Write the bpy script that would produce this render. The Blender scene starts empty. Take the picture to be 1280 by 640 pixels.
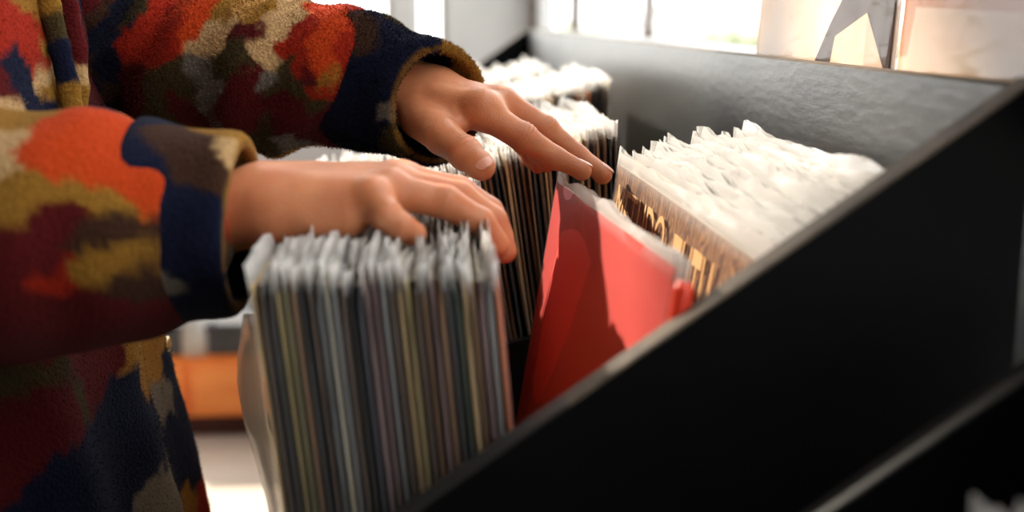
import bpy, math, random
import numpy as np
from mathutils import Vector, Matrix
from mathutils.bvhtree import BVHTree

random.seed(7)
rng = np.random.default_rng(11)
SC = bpy.context.scene
COL = SC.collection
PI = math.pi

# ------------------------------------------------------------------ camera
F = 1500.0                       # focal length in pixels of the 1280x640 frame
CAMZ = 1.12
YAW, PITCH = math.radians(4.6), math.radians(11.3)
cam_d = bpy.data.cameras.new('camera')
cam = bpy.data.objects.new('camera', cam_d)
COL.objects.link(cam)
cam_d.sensor_width = 36.0
cam_d.lens = F / 1280 * 36
cam_d.clip_start = 0.02
cam.location = (0, 0, CAMZ)
cam.rotation_euler = (PI/2 - PITCH, 0, -YAW)
cam_d.dof.use_dof = True
cam_d.dof.focus_distance = 0.86
cam_d.dof.aperture_fstop = 3.6
SC.camera = cam
CM = Matrix.Translation((0, 0, CAMZ)) @ cam.rotation_euler.to_matrix().to_4x4()

def ray(px, py):
    return (CM.to_3x3() @ Vector(((px-640)/F, (320-py)/F, -1.0)))

def at(px, py, d):
    """the point of the place seen at a pixel, d metres along the view axis"""
    return Vector((0, 0, CAMZ)) + ray(px, py) * d

def atx(px, py, X):
    r = ray(px, py); return Vector((0, 0, CAMZ)) + r * (X / r.x)

def aty(px, py, Y):
    r = ray(px, py); return Vector((0, 0, CAMZ)) + r * (Y / r.y)

# ------------------------------------------------------------------ objects
def link(o, parent=None):
    COL.objects.link(o)
    if parent is not None:
        o.parent = parent
    return o

def empty(name, loc=(0, 0, 0)):
    o = bpy.data.objects.new(name, None)
    o.location = loc; o.empty_display_size = 0.05
    return link(o)

def tag(o, label=None, cat=None, group=None, kind=None):
    if label: o['label'] = label
    if cat: o['category'] = cat
    if group: o['group'] = group
    if kind: o['kind'] = kind
    return o

def mesh(name, verts, faces, mat=None, parent=None, smooth=True, mats=None, midx=None):
    me = bpy.data.meshes.new(name)
    me.from_pydata([tuple(v) for v in verts], [], [tuple(f) for f in faces])
    if mat: me.materials.append(mat)
    for m in (mats or []): me.materials.append(m)
    if midx is not None: me.polygons.foreach_set('material_index', midx)
    me.polygons.foreach_set('use_smooth', [smooth]*len(me.polygons))
    me.update()
    return link(bpy.data.objects.new(name, me), parent)

class MB:
    def __init__(s): s.v = []; s.f = []; s.m = []
    def add(s, v, f, m=0):
        o = len(s.v); s.v += [tuple(x) for x in v]; s.f += [tuple(i+o for i in q) for q in f]; s.m += [m]*len(f)
    def box(s, x0, x1, y0, y1, z0, z1, m=0, b=0.0):
        if b <= 0:
            v = [(x, y, z) for x in (x0, x1) for y in (y0, y1) for z in (z0, z1)]
            s.add(v, [(0,1,3,2),(4,6,7,5),(0,4,5,1),(2,3,7,6),(0,2,6,4),(1,5,7,3)], m); return
        # chamfered box: 24 points
        P = {}; v = []
        for ix, x in enumerate((x0, x1)):
            for iy, y in enumerate((y0, y1)):
                for iz, z in enumerate((z0, z1)):
                    sx, sy, sz = (b if ix == 0 else -b), (b if iy == 0 else -b), (b if iz == 0 else -b)
                    P[ix,iy,iz,0] = len(v); v.append((x, y+sy, z+sz))
                    P[ix,iy,iz,1] = len(v); v.append((x+sx, y, z+sz))
                    P[ix,iy,iz,2] = len(v); v.append((x+sx, y+sy, z))
        f = []
        for k in (0, 1):
            f.append((P[k,0,0,0],P[k,0,1,0],P[k,1,1,0],P[k,1,0,0]))
            f.append((P[0,k,0,1],P[0,k,1,1],P[1,k,1,1],P[1,k,0,1]))
            f.append((P[0,0,k,2],P[0,1,k,2],P[1,1,k,2],P[1,0,k,2]))
        for a in (0, 1):
            for c in (0, 1):
                f.append((P[a,c,0,0],P[a,c,1,0],P[a,c,1,1],P[a,c,0,1]))
                f.append((P[a,0,c,0],P[a,1,c,0],P[a,1,c,2],P[a,0,c,2]))
                f.append((P[0,a,c,1],P[1,a,c,1],P[1,a,c,2],P[0,a,c,2]))
                for e in (0, 1):
                    f.append((P[a,c,e,0],P[a,c,e,1],P[a,c,e,2]))
        s.add(v, f, m)
    def prism_y(s, poly, y0, y1, m=0):
        n = len(poly)
        v = [(x, y0, z) for x, z in poly] + [(x, y1, z) for x, z in poly]
        f = [tuple(range(n)), tuple(range(2*n-1, n-1, -1))] + [(i, (i+1) % n, (i+1) % n+n, i+n) for i in range(n)]
        s.add(v, f, m)
    def tube(s, pts, rad, n=12, m=0):
        pts = [Vector(p) for p in pts]; v = []; f = []
        if not hasattr(rad, '__len__'): rad = [rad]*len(pts)
        for i, p in enumerate(pts):
            d = (pts[min(i+1, len(pts)-1)] - pts[max(i-1, 0)]).normalized()
            u = d.cross(Vector((0, 0, 1)) if abs(d.z) < .9 else Vector((1, 0, 0))).normalized(); w = d.cross(u)
            for k in range(n):
                a = 2*PI*k/n; v.append(p + (u*math.cos(a) + w*math.sin(a))*rad[i])
        for i in range(len(pts)-1):
            for k in range(n):
                f.append((i*n+k, i*n+(k+1) % n, (i+1)*n+(k+1) % n, (i+1)*n+k))
        f.append(tuple(range(n-1, -1, -1))); f.append(tuple(range((len(pts)-1)*n, len(pts)*n)))
        s.add(v, f, m)
    def lathe(s, prof, c=(0,0,0), n=24, m=0):
        v = []; f = []
        for r, z in prof:
            for k in range(n):
                a = 2*PI*k/n; v.append((c[0]+r*math.cos(a), c[1]+r*math.sin(a), c[2]+z))
        for i in range(len(prof)-1):
            for k in range(n):
                f.append((i*n+k, i*n+(k+1) % n, (i+1)*n+(k+1) % n, (i+1)*n+k))
        s.add(v, f, m)
    def build(s, name, mats, parent=None, smooth=False):
        if not isinstance(mats, (list, tuple)): mats = [mats]
        o = mesh(name, s.v, s.f, None, parent, smooth, mats, s.m)
        if not smooth:
            import bmesh
            bm = bmesh.new(); bm.from_mesh(o.data); bmesh.ops.recalc_face_normals(bm, faces=bm.faces); bm.to_mesh(o.data); bm.free()
        return o

# ------------------------------------------------------------------ materials
def lin(c):
    return tuple(((x/255)/12.92 if x/255 <= .04045 else ((x/255+.055)/1.055)**2.4) for x in c) + (1,)

def new_mat(name):
    m = bpy.data.materials.new(name); m.use_nodes = True
    nt = m.node_tree; nt.nodes.clear()
    out = nt.nodes.new('ShaderNodeOutputMaterial')
    return m, nt, out

def N(nt, typ, **kw):
    n = nt.nodes.new(typ)
    for k, v in kw.items():
        if k.startswith('_'): setattr(n, k[1:], v)
        else: n.inputs[k.replace('__', ' ')].default_value = v
    return n

def pbr(name, c1, c2=None, scale=8.0, rough=.6, bump=0.0, bscale=60.0, stretch=(1,1,1), metal=0.0, spec=.5, detail=4, coat=0.0, sss=0.0, sheen=0.0, attr=None):
    m, nt, out = new_mat(name)
    b = N(nt, 'ShaderNodeBsdfPrincipled', Roughness=rough, Metallic=metal)
    b.inputs['Specular IOR Level'].default_value = spec
    b.inputs['Coat Weight'].default_value = coat; b.inputs['Coat Roughness'].default_value = .22
    b.inputs['Sheen Weight'].default_value = sheen
    if sss:
        b.inputs['Subsurface Weight'].default_value = sss
        b.inputs['Subsurface Radius'].default_value = (1.0, .3, .15)
        b.inputs['Subsurface Scale'].default_value = .008
    nt.links.new(b.outputs[0], out.inputs[0])
    tc = N(nt, 'ShaderNodeTexCoord'); mp = N(nt, 'ShaderNodeMapping'); mp.inputs['Scale'].default_value = stretch
    nt.links.new(tc.outputs['Object'], mp.inputs[0])
    if c2 is not None:
        nz = N(nt, 'ShaderNodeTexNoise', Scale=scale, Detail=detail)
        cr = N(nt, 'ShaderNodeValToRGB')
        cr.color_ramp.elements[0].position = .35; cr.color_ramp.elements[1].position = .65
        cr.color_ramp.elements[0].color = lin(c1); cr.color_ramp.elements[1].color = lin(c2)
        nt.links.new(mp.outputs[0], nz.inputs['Vector']); nt.links.new(nz.outputs['Fac'], cr.inputs[0])
        nt.links.new(cr.outputs[0], b.inputs['Base Color'])
    else:
        b.inputs['Base Color'].default_value = lin(c1)
    if bump:
        nb = N(nt, 'ShaderNodeTexNoise', Scale=bscale, Detail=5.0)
        bp = N(nt, 'ShaderNodeBump', Strength=1.0, Distance=bump)
        nt.links.new(mp.outputs[0], nb.inputs['Vector']); nt.links.new(nb.outputs['Fac'], bp.inputs['Height'])
        nt.links.new(bp.outputs[0], b.inputs['Normal'])
    return m

def plastic_mat(name, haze=.22, tint=(1,1,1), rough=.12, haze_low=.06, tone=(.95,.93,.9), gloss=.4):
    """thin clear polythene: see-through, slightly milky, glossy"""
    m, nt, out = new_mat(name)
    tr = N(nt, 'ShaderNodeBsdfTransparent'); tr.inputs[0].default_value = (*tint, 1)
    df = N(nt, 'ShaderNodeBsdfDiffuse'); df.inputs[0].default_value = (*tone, 1)
    tl = N(nt, 'ShaderNodeBsdfTranslucent'); tl.inputs[0].default_value = (*tone, 1)
    mk = N(nt, 'ShaderNodeMixShader', Fac=.5)
    gl = N(nt, 'ShaderNodeBsdfGlossy', Roughness=rough)
    m1 = N(nt, 'ShaderNodeMixShader', Fac=haze); m2 = N(nt, 'ShaderNodeMixShader')
    fr = N(nt, 'ShaderNodeLayerWeight', Blend=.35)
    mr = N(nt, 'ShaderNodeMath', _operation='MULTIPLY'); mr.inputs[1].default_value = gloss
    tc = N(nt, 'ShaderNodeTexCoord'); nb = N(nt, 'ShaderNodeTexNoise', Scale=38.0, Detail=2.0)
    mp = N(nt, 'ShaderNodeMapping'); mp.inputs['Scale'].default_value = (1, .3, 1)
    bp = N(nt, 'ShaderNodeBump', Strength=.6, Distance=.004)
    L = nt.links.new
    L(tc.outputs['Object'], mp.inputs[0]); L(mp.outputs[0], nb.inputs['Vector']); L(nb.outputs['Fac'], bp.inputs['Height'])
    L(bp.outputs[0], gl.inputs['Normal']); L(bp.outputs[0], fr.inputs['Normal'])
    L(df.outputs[0], mk.inputs[1]); L(tl.outputs[0], mk.inputs[2])
    L(tr.outputs[0], m1.inputs[1]); L(mk.outputs[0], m1.inputs[2])
    sx = N(nt, 'ShaderNodeSeparateXYZ'); hz = N(nt, 'ShaderNodeMapRange')
    hz.inputs['From Min'].default_value = .305; hz.inputs['From Max'].default_value = .319
    hz.inputs['To Min'].default_value = haze_low; hz.inputs['To Max'].default_value = haze
    L(tc.outputs['Object'], sx.inputs[0]); L(sx.outputs['Z'], hz.inputs['Value']); L(hz.outputs[0], m1.inputs['Fac'])
    L(fr.outputs['Fresnel'], mr.inputs[0]); L(mr.outputs[0], m2.inputs['Fac'])
    L(m1.outputs[0], m2.inputs[1]); L(gl.outputs[0], m2.inputs[2]); L(m2.outputs[0], out.inputs[0])
    return m

def glass_mat(name):
    m, nt, out = new_mat(name)
    tr = N(nt, 'ShaderNodeBsdfTransparent'); gl = N(nt, 'ShaderNodeBsdfGlossy', Roughness=.02)
    mx = N(nt, 'ShaderNodeMixShader', Fac=.05)
    L = nt.links.new
    L(tr.outputs[0], mx.inputs[1]); L(gl.outputs[0], mx.inputs[2]); L(mx.outputs[0], out.inputs[0])
    return m

M = {}
M['black'] = pbr('black_paint', (8,8,9), (13,12,13), 30, .38, .0006, 55, (1,1,6), spec=.5)
M['black_board'] = pbr('black_stained_board', (26,27,29), (38,37,36), 26, .36, .0004, 150, (1,.3,1), spec=.5, coat=.15)
M['black_matt'] = pbr('black_matt', (4,4,6), (7,7,8), 30, .8, spec=.12)
M['ply'] = pbr('raw_edge', (96,82,66), (70,58,46), 60, .8, .0004, 200)
M['ply_dark'] = pbr('dark_edge', (24,22,20), (32,29,26), 60, .6, .0004, 200)
M['wall'] = pbr('plaster_wall', (176,176,174), (182,182,180), 3, .9, .0006, 80)
M['ceil'] = pbr('plaster_ceiling', (96,94,92), (104,102,100), 3, .9)
M['wall_dark'] = pbr('dark_wall', (34,30,28), (40,36,32), 3, .9)
M['floor'] = pbr('pale_floor', (214,200,184), (198,182,162), 5, .35, .0004, 30, (1,8,1))
M['frame'] = pbr('window_frame_paint', (190,190,190), None, 3, .6)
M['glass'] = glass_mat('window_glass')
M['bag'] = plastic_mat('clear_bag', .6, haze_low=.07)
M['bag_clear'] = plastic_mat('clearer_bag', .5, rough=.08, haze_low=.04)  # top haze also puts the bright glint along the edge into the film
M['bag_milky'] = plastic_mat('milky_bag', .65, haze_low=.3, tone=(.8,.79,.77))
M['bag_front'] = plastic_mat('front_bag', .85, haze_low=.10, tone=(.97,.95,.92))  # whiter copy of the bag; skylight on the tops put into haze and tone
M['bag_display'] = plastic_mat('display_bag', .05, haze_low=.03, gloss=.08)
M['paper'] = pbr('paper_edge', (206,196,178), (180,166,144), 90, .8)
M['steel'] = pbr('snap_metal', (190,170,130), None, 3, .3, metal=1.0)

def skin_mat():
    m, nt, out = new_mat('skin')
    b = N(nt, 'ShaderNodeBsdfPrincipled', Roughness=.48)
    b.inputs['Subsurface Weight'].default_value = .35
    b.inputs['Subsurface Radius'].default_value = (1.0, .28, .14)
    b.inputs['Subsurface Scale'].default_value = .006
    b.inputs['Specular IOR Level'].default_value = .38
    L = nt.links.new
    tc = N(nt, 'ShaderNodeTexCoord')
    nz = N(nt, 'ShaderNodeTexNoise', Scale=40.0, Detail=4.0); cr = N(nt, 'ShaderNodeValToRGB')
    cr.color_ramp.elements[0].position = .3; cr.color_ramp.elements[1].position = .7
    cr.color_ramp.elements[0].color = lin((184,112,74)); cr.color_ramp.elements[1].color = lin((204,134,94))
    vo = N(nt, 'ShaderNodeTexVoronoi', Scale=620.0); nf = N(nt, 'ShaderNodeTexNoise', Scale=300.0, Detail=3.0)
    ad = N(nt, 'ShaderNodeMath', _operation='ADD')
    bp = N(nt, 'ShaderNodeBump', Strength=.4, Distance=.0003)
    L(tc.outputs['Object'], nz.inputs['Vector']); L(tc.outputs['Object'], vo.inputs['Vector']); L(tc.outputs['Object'], nf.inputs['Vector'])
    L(nz.outputs['Fac'], cr.inputs[0]); L(cr.outputs[0], b.inputs['Base Color'])
    L(vo.outputs['Distance'], ad.inputs[0]); L(nf.outputs['Fac'], ad.inputs[1]); L(ad.outputs[0], bp.inputs['Height'])
    L(bp.outputs[0], b.inputs['Normal']); L(b.outputs[0], out.inputs[0])
    return m
M['skin'] = skin_mat()
M['nail'] = pbr('fingernail', (204,138,112), (214,150,124), 80, .38, spec=.45, sss=.2)

def fleece_mat():
    m, nt, out = new_mat('patterned_fleece')
    b = N(nt, 'ShaderNodeBsdfPrincipled', Roughness=.95)
    b.inputs['Specular IOR Level'].default_value = .03
    b.inputs['Sheen Weight'].default_value = .03
    b.inputs['Sheen Roughness'].default_value = .5
    L = nt.links.new
    at_ = N(nt, 'ShaderNodeAttribute', _attribute_name='pattern')
    tc = N(nt, 'ShaderNodeTexCoord')
    n1 = N(nt, 'ShaderNodeTexNoise', Scale=620.0, Detail=3.0, Roughness=.7)
    n2 = N(nt, 'ShaderNodeTexVoronoi', Scale=380.0)
    cr = N(nt, 'ShaderNodeMapRange'); cr.inputs['From Min'].default_value = .3; cr.inputs['From Max'].default_value = .7
    cr.inputs['To Min'].default_value = .72; cr.inputs['To Max'].default_value = 1.28
    mx = N(nt, 'ShaderNodeVectorMath', _operation='SCALE')
    ad = N(nt, 'ShaderNodeMath', _operation='ADD')
    bp = N(nt, 'ShaderNodeBump', Strength=.7, Distance=.0012)
    L(tc.outputs['Object'], n1.inputs['Vector']); L(tc.outputs['Object'], n2.inputs['Vector'])
    L(n1.outputs['Fac'], cr.inputs['Value']); L(at_.outputs['Color'], mx.inputs[0]); L(cr.outputs[0], mx.inputs['Scale'])
    L(mx.outputs[0], b.inputs['Base Color'])
    L(n1.outputs['Fac'], ad.inputs[0]); L(n2.outputs['Distance'], ad.inputs[1]); L(ad.outputs[0], bp.inputs['Height'])
    L(bp.outputs[0], b.inputs['Normal']); L(b.outputs[0], out.inputs[0])
    return m
M['fleece'] = fleece_mat()

# ------------------------------------------------------------------ distance-field modelling
def A(v): return np.array(v, dtype=np.float32)

def smin(a, b, k):
    h = np.clip(.5 + .5*(b-a)/k, 0, 1)
    return b*(1-h) + a*h - k*h*(1-h)

def rcone(P, a, b, ra, rb, sq=None):
    """tapered capsule; sq=(axis, factor) flattens it along an axis"""
    a, b = A(a), A(b)
    pa = P - a; ba = b - a
    if sq is not None:
        ax = A(sq[0]); ax = ax/np.linalg.norm(ax)
        dd = pa @ ax; pa = pa + dd[..., None]*ax*(sq[1]-1)
        d2 = ba @ ax; ba = ba + d2*ax*(sq[1]-1)
    t = np.clip((pa @ ba) / max(float(ba @ ba), 1e-12), 0, 1)
    d = np.linalg.norm(pa - t[..., None]*ba, axis=-1) - (ra + (rb-ra)*t)
    return d

def ellipsoid(P, c, r):
    q = (P - A(c)) / A(r)
    n = np.linalg.norm(q, axis=-1)
    return (n - 1) * min(r)

def vnoise(P, s, seed=0):
    """value noise, -1..1"""
    q = P / s; i = np.floor(q).astype(np.int64); f = q - i; f = f*f*(3-2*f)
    def h(dx, dy, dz):
        n = (i[..., 0]+dx)*374761393 + (i[..., 1]+dy)*668265263 + (i[..., 2]+dz)*2147483647 + seed*144665
        n = (n ^ (n >> 13)) * 1274126177; n = n ^ (n >> 16)
        return (n & 0xffff) / 32767.5 - 1
    r = 0
    for dx in (0, 1):
        for dy in (0, 1):
            for dz in (0, 1):
                w = (f[..., 0] if dx else 1-f[..., 0]) * (f[..., 1] if dy else 1-f[..., 1]) * (f[..., 2] if dz else 1-f[..., 2])
                r = r + w*h(dx, dy, dz)
    return r

def surface_nets(fn, lo, hi, h):
    lo, hi = A(lo), A(hi)
    n = np.ceil((hi-lo)/h).astype(int) + 1
    xs = [lo[k] + h*np.arange(n[k], dtype=np.float32) for k in range(3)]
    V = np.empty(n, dtype=np.float32)
    YZ = np.stack(np.meshgrid(xs[1], xs[2], indexing='ij'), -1)
    step = max(1, int(900000 // (n[1]*n[2])))
    for i in range(0, n[0], step):
        xx = xs[0][i:i+step]
        P = np.empty((len(xx), n[1], n[2], 3), dtype=np.float32)
        P[..., 0] = xx[:, None, None]; P[..., 1:] = YZ[None]
        V[i:i+step] = fn(P)
    S = V < 0
    c = [(a, b, d) for a in (0, 1) for b in (0, 1) for d in (0, 1)]
    def sub(arr, o): return arr[o[0]:n[0]-1+o[0], o[1]:n[1]-1+o[1], o[2]:n[2]-1+o[2]]
    cnt = sum(sub(S, o).astype(np.int8) for o in c)
    act = (cnt > 0) & (cnt < 8)
    idx = -np.ones(act.shape, dtype=np.int64); ids = np.argwhere(act); idx[act] = np.arange(len(ids))
    pos = np.zeros((len(ids), 3)); num = np.zeros(len(ids))
    for o in c:
        for ax in range(3):
            if o[ax]: continue
            p = list(o); p[ax] = 1
            va = V[tuple((ids+o).T)]; vb = V[tuple((ids+p).T)]
            cr = (va < 0) != (vb < 0)
            t = np.where(cr, va/np.where(cr, va-vb, 1), 0)
            q = np.tile(np.array(o, float), (len(ids), 1)); q[:, ax] = t
            pos[cr] += q[cr]; num[cr] += 1
    pos = (ids + pos/num[:, None])*h + lo
    faces = []
    for ax in range(3):
        u, w = (ax+1) % 3, (ax+2) % 3
        s0 = [slice(None)]*3; s1 = [slice(None)]*3
        s0[ax] = slice(0, n[ax]-1); s1[ax] = slice(1, n[ax])
        a, b = S[tuple(s0)], S[tuple(s1)]
        for flip, mk in ((False, a & ~b), (True, ~a & b)):
            e = np.argwhere(mk)
            e = e[(e[:, u] > 0) & (e[:, w] > 0) & (e[:, u] < n[u]-1) & (e[:, w] < n[w]-1)]
            du = np.zeros(3, int); du[u] = 1; dw = np.zeros(3, int); dw[w] = 1
            q = [idx[tuple((e-du-dw).T)], idx[tuple((e-dw).T)], idx[tuple(e.T)], idx[tuple((e-du).T)]]
            if flip: q = q[::-1]
            faces.append(np.stack(q, 1))
    F_ = np.concatenate(faces); F_ = F_[(F_ >= 0).all(1)]
    return pos, F_

def mesh_np(name, parts, mat, parent=None, attr=None, mats=None, midx=None):
    vs, fs, o = [], [], 0
    for v, f in parts:
        vs.append(v); fs.append(f+o); o += len(v)
    v = np.concatenate(vs); f = np.concatenate(fs)
    me = bpy.data.meshes.new(name)
    me.vertices.add(len(v)); me.vertices.foreach_set('co', v.astype(np.float32).ravel())
    me.loops.add(len(f)*4); me.loops.foreach_set('vertex_index', f.astype(np.int32).ravel())
    me.polygons.add(len(f)); me.polygons.foreach_set('loop_start', np.arange(0, len(f)*4, 4, dtype=np.int32))
    me.polygons.foreach_set('loop_total', np.full(len(f), 4, dtype=np.int32))
    me.update(calc_edges=True); me.validate()
    me.polygons.foreach_set('use_smooth', [True]*len(me.polygons))
    me.materials.append(mat)
    for m_ in (mats or []): me.materials.append(m_)
    if midx is not None: me.polygons.foreach_set('material_index', midx.astype(np.int32))
    if attr is not None:
        c = me.color_attributes.new('pattern', 'FLOAT_COLOR', 'POINT')
        c.data.foreach_set('color', np.concatenate([attr, np.ones((len(attr), 1))], 1).astype(np.float32).ravel())
    return link(bpy.data.objects.new(name, me), parent)

# ================================================================== THE SETTING
RX0, RX1, RY0, RY1, RZ = -4.0, 0.42, -2.6, 4.2, 4.2
def wall_with_holes(name, axis, p0, p1, u0, u1, z0, z1, holes, mat):
    mb = MB()
    us = sorted({u0, u1} | {h[0] for h in holes} | {h[1] for h in holes})
    zs = sorted({z0, z1} | {h[2] for h in holes} | {h[3] for h in holes})
    for a, b in zip(us, us[1:]):
        for c, d in zip(zs, zs[1:]):
            if any(h[0] <= a and b <= h[1] and h[2] <= c and d <= h[3] for h in holes): continue
            if axis == 'x': mb.box(p0, p1, a, b, c, d)
            else: mb.box(a, b, p0, p1, c, d)
    return tag(mb.build(name, mat), kind='structure')

mb = MB(); mb.box(RX0-.2, RX1+.2, RY0-.2, RY1+.2, -.1, 0); tag(mb.build('floor', M['floor']), kind='structure')
mb = MB(); mb.box(RX0-.2, RX1+.2, RY0-.2, RY1+.2, RZ, RZ+.1); tag(mb.build('ceiling', M['ceil']), kind='structure')
bw = [(-3.4, -.075, .9, 4.04), (.0, .112, .9, 4.04)]
rw = [(-.35, 4.12, .93, 3.7)]
wall_with_holes('wall_back', 'y', RY1, RY1+.15, RX0, RX1, 0, RZ, bw, M['wall'])
wall_with_holes('wall_right', 'x', RX1, RX1+.05, RY0, RY1+.15, 0, RZ, rw, M['wall'])
wall_with_holes('wall_left', 'x', RX0-.15, RX0, RY0, RY1+.15, 0, RZ, [], M['wall_dark'])
wall_with_holes('wall_front', 'y', RY0-.15, RY0, RX0, RX1, 0, RZ, [], M['wall_dark'])

def window(n, axis, p, u0, u1, z0, z1, mull=()):
    fr = MB(); t = .02
    def bx(a, b, c, d):
        if axis == 'x': fr.box(p, p+.05, a, b, c, d)
        else: fr.box(a, b, p, p+.05, c, d)
    bx(u0, u0+t, z0, z1); bx(u1-t, u1, z0, z1); bx(u0+t, u1-t, z0, z0+t); bx(u0+t, u1-t, z1-t, z1)
    for q in mull: bx(q-.02, q+.02, z0+t, z1-t)
    o = tag(fr.build('window_%d' % n, M['frame']), kind='structure')
    g = MB()
    if axis == 'x': g.box(p+.022, p+.028, u0+t, u1-t, z0+t, z1-t)
    else: g.box(u0+t, u1-t, p+.022, p+.028, z0+t, z1-t)
    g.build('pane', M['glass'], o)
    # the daylight that this window lets in is sampled through a portal
    ld = bpy.data.lights.new('window_daylight', 'AREA'); ld.shape = 'RECTANGLE'; ld.cycles.is_portal = True
    lo = bpy.data.objects.new('window_daylight', ld); COL.objects.link(lo)
    if axis == 'x':
        lo.location = (p+.12, (u0+u1)/2, (z0+z1)/2); lo.rotation_euler = (0, PI/2, 0); ld.size = z1-z0; ld.size_y = u1-u0
    else:
        lo.location = ((u0+u1)/2, p+.12, (z0+z1)/2); lo.rotation_euler = (-PI/2, 0, 0); ld.size = u1-u0; ld.size_y = z1-z0
    return o
window(1, 'y', RY1+.05, *bw[0], mull=(-2.3, -1.2))
window(2, 'y', RY1+.05, *bw[1])
window(3, 'x', RX1, *rw[0])

# outside
M['pale_ground'] = pbr('pale_ground', (190,192,190), (170,176,168), .4, .9)
g = MB(); g.box(-60, 60, -60, 60, -.3, -.12); tag(g.build('ground', M['pale_ground']), kind='structure')
M['bark'] = pbr('bark', (70,44,28), (42,27,19), 14, .9, .02, 20, (4,4,1))
M['twig_green'] = pbr('hedge_green', (150,160,128), (176,180,150), 3, .9)
M['render_wall'] = pbr('render_wall', (222,220,216), None, 3, .9)
M['roof_grey'] = pbr('roof_grey', (186,184,184), None, 3, .9)
def tree(base, r, lean, seed, label):
    rr = random.Random(seed)
    t = empty('bare_tree', base)
    tag(t, label, 'tree', 'trees outside the window')
    tr = MB(); pts = []; rad = []
    for i in range(12):
        z = -.12 + i*.55
        pts.append((lean*z + rr.uniform(-.02, .02), rr.uniform(-.02, .02), z)); rad.append(r*(1.25 if i == 0 else 1 - i*.055))
    tr.tube(pts, rad, 14); tr.build('trunk', M['bark'], t, smooth=True)
    for k in range(8):
        i = rr.randint(5, 11); p = Vector(pts[i]); a = rr.uniform(0, 2*PI); q = [p]
        for s in range(5): q.append(q[-1] + Vector((math.cos(a)*.3, math.sin(a)*.3, .28 + rr.uniform(-.1, .15))))
        b = MB(); b.tube(q, [r*.4*(1-s*.17) for s in range(6)], 8); b.build('branch', M['bark'], t, smooth=True)
tp = aty(720, 20, 6.0); tree((tp.x, 6.0, 0), .034, -.004, 1, 'dark brown bare tree trunk outside the window, nearer the grey corner')
tp = aty(806, 55, 5.2); tree((tp.x-.035*tp.z, 5.2, 0), .034, .035, 2, 'slanting brown bare tree trunk outside the window, nearer the bagged albums')
# hedge and small house, far and pale
hd = empty('hedge', (6.6, 26, 0)); tag(hd, 'pale green hedge far outside the window behind the bare trees', 'hedge')
hb = MB(); rr = random.Random(3)
for k in range(520):
    x, y, z = rr.uniform(-5, 6), rr.uniform(-.6, .6), rr.uniform(-.1, .85); r = rr.uniform(.12, .28)
    hb.lathe([(.01, -r), (r*.8, -r*.5), (r, 0), (r*.7, r*.6), (.01, r)], (x, y, z), 7)
hb.build('foliage', M['twig_green'], hd, smooth=True)
hs = empty('house', (4.4, 22, -.12)); tag(hs, 'small pale gabled house far outside the window', 'house')
hb = MB(); hb.box(-.7, .7, -.6, .6, 0, 1.0); hb.prism_y([(-.7, 1.0), (.7, 1.0), (0, 1.35)], -.6, .6); hb.build('wall', M['render_wall'], hs)
hb = MB(); hb.add([(-.78, -.65, .97), (0, -.65, 1.40), (0, .65, 1.40), (-.78, .65, .97), (.78, -.65, .97), (.78, .65, .97),
                   (-.78, -.65, 1.02), (0, -.65, 1.45), (0, .65, 1.45), (-.78, .65, 1.02), (.78, -.65, 1.02), (.78, .65, 1.02)],
                  [(0,1,2,3), (1,4,5,2), (6,9,8,7), (7,8,11,10), (0,6,7,1), (1,7,10,4), (3,2,8,9), (2,5,11,8), (0,3,9,6), (4,10,11,5)])
hb.build('roof', M['roof_grey'], hs)

# low wooden cabinet far behind
M['orange_wood'] = pbr('orange_wood', (250,150,66), (240,130,52), 6, .45, .0005, 30, (1,1,7))
M['dark_red'] = pbr('dark_red_wood', (84,34,24), (66,26,20), 8, .6)
M['dark_grey'] = pbr('dark_grey_card', (58,58,62), (70,70,74), 8, .7)
M['pale_grey'] = pbr('pale_grey_ceramic', (186,184,182), None, 3, .4)
cb = empty('low_cabinet', (-.62, 3.19, 0)); tag(cb, 'low orange wooden cabinet with a dark red plinth on the pale floor', 'cabinet')
b = MB(); b.box(-.55, .55, -.02, .4, 0, .055, b=.003); b.build('plinth', M['dark_red'], cb)
b = MB(); b.box(-.57, .57, -.03, .42, .055, .225, b=.004); b.build('carcass', M['orange_wood'], cb)
for k in (-1, 1):
    b = MB(); b.box(min(k*.01, k*.56), max(k*.01, k*.56), -.048, -.03, .065, .215, b=.002); d = b.build('drawer_front', M['orange_wood'], cb)
    b = MB(); b.tube([(k*.28-.04, -.062, .14), (k*.28+.04, -.062, .14)], .006, 10); b.build('handle', M['dark_red'], d)
def crate(x, lab, m):
    e = empty('storage_box', (x, 3.29, .225)); tag(e, lab, 'box')
    b = MB(); b.box(-.1, .1, -.12, .12, 0, .065, b=.003); b.build('box_body', m, e)
    b = MB(); b.box(-.104, .104, -.124, .124, .065, .085, b=.003); b.build('box_lid', m, e)
crate(-.71, 'dark grey lidded box on the low cabinet, nearest the jacket', M['dark_grey'])
crate(-.49, 'dark grey lidded box on the low cabinet, nearest the bagged records', M['dark_grey'])
for x, y, h, r, lab in ((-.60, 3.20, .13, .045, 'pale grey jar between the two dark boxes on the low cabinet'),):
    e = empty('jar', (x, y, .225)); tag(e, lab, 'jar')
    b = MB(); b.lathe([(0, 0), (r, 0), (r, h*.75), (r*.7, h*.85), (r*.7, h*.9), (0, h*.9)]); b.build('jar_body', M['pale_grey'], e, True)
    b = MB(); b.lathe([(0, h*.9), (r*.78, h*.9), (r*.78, h), (0, h)]); b.build('jar_lid', M['steel'], e, True)

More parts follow.
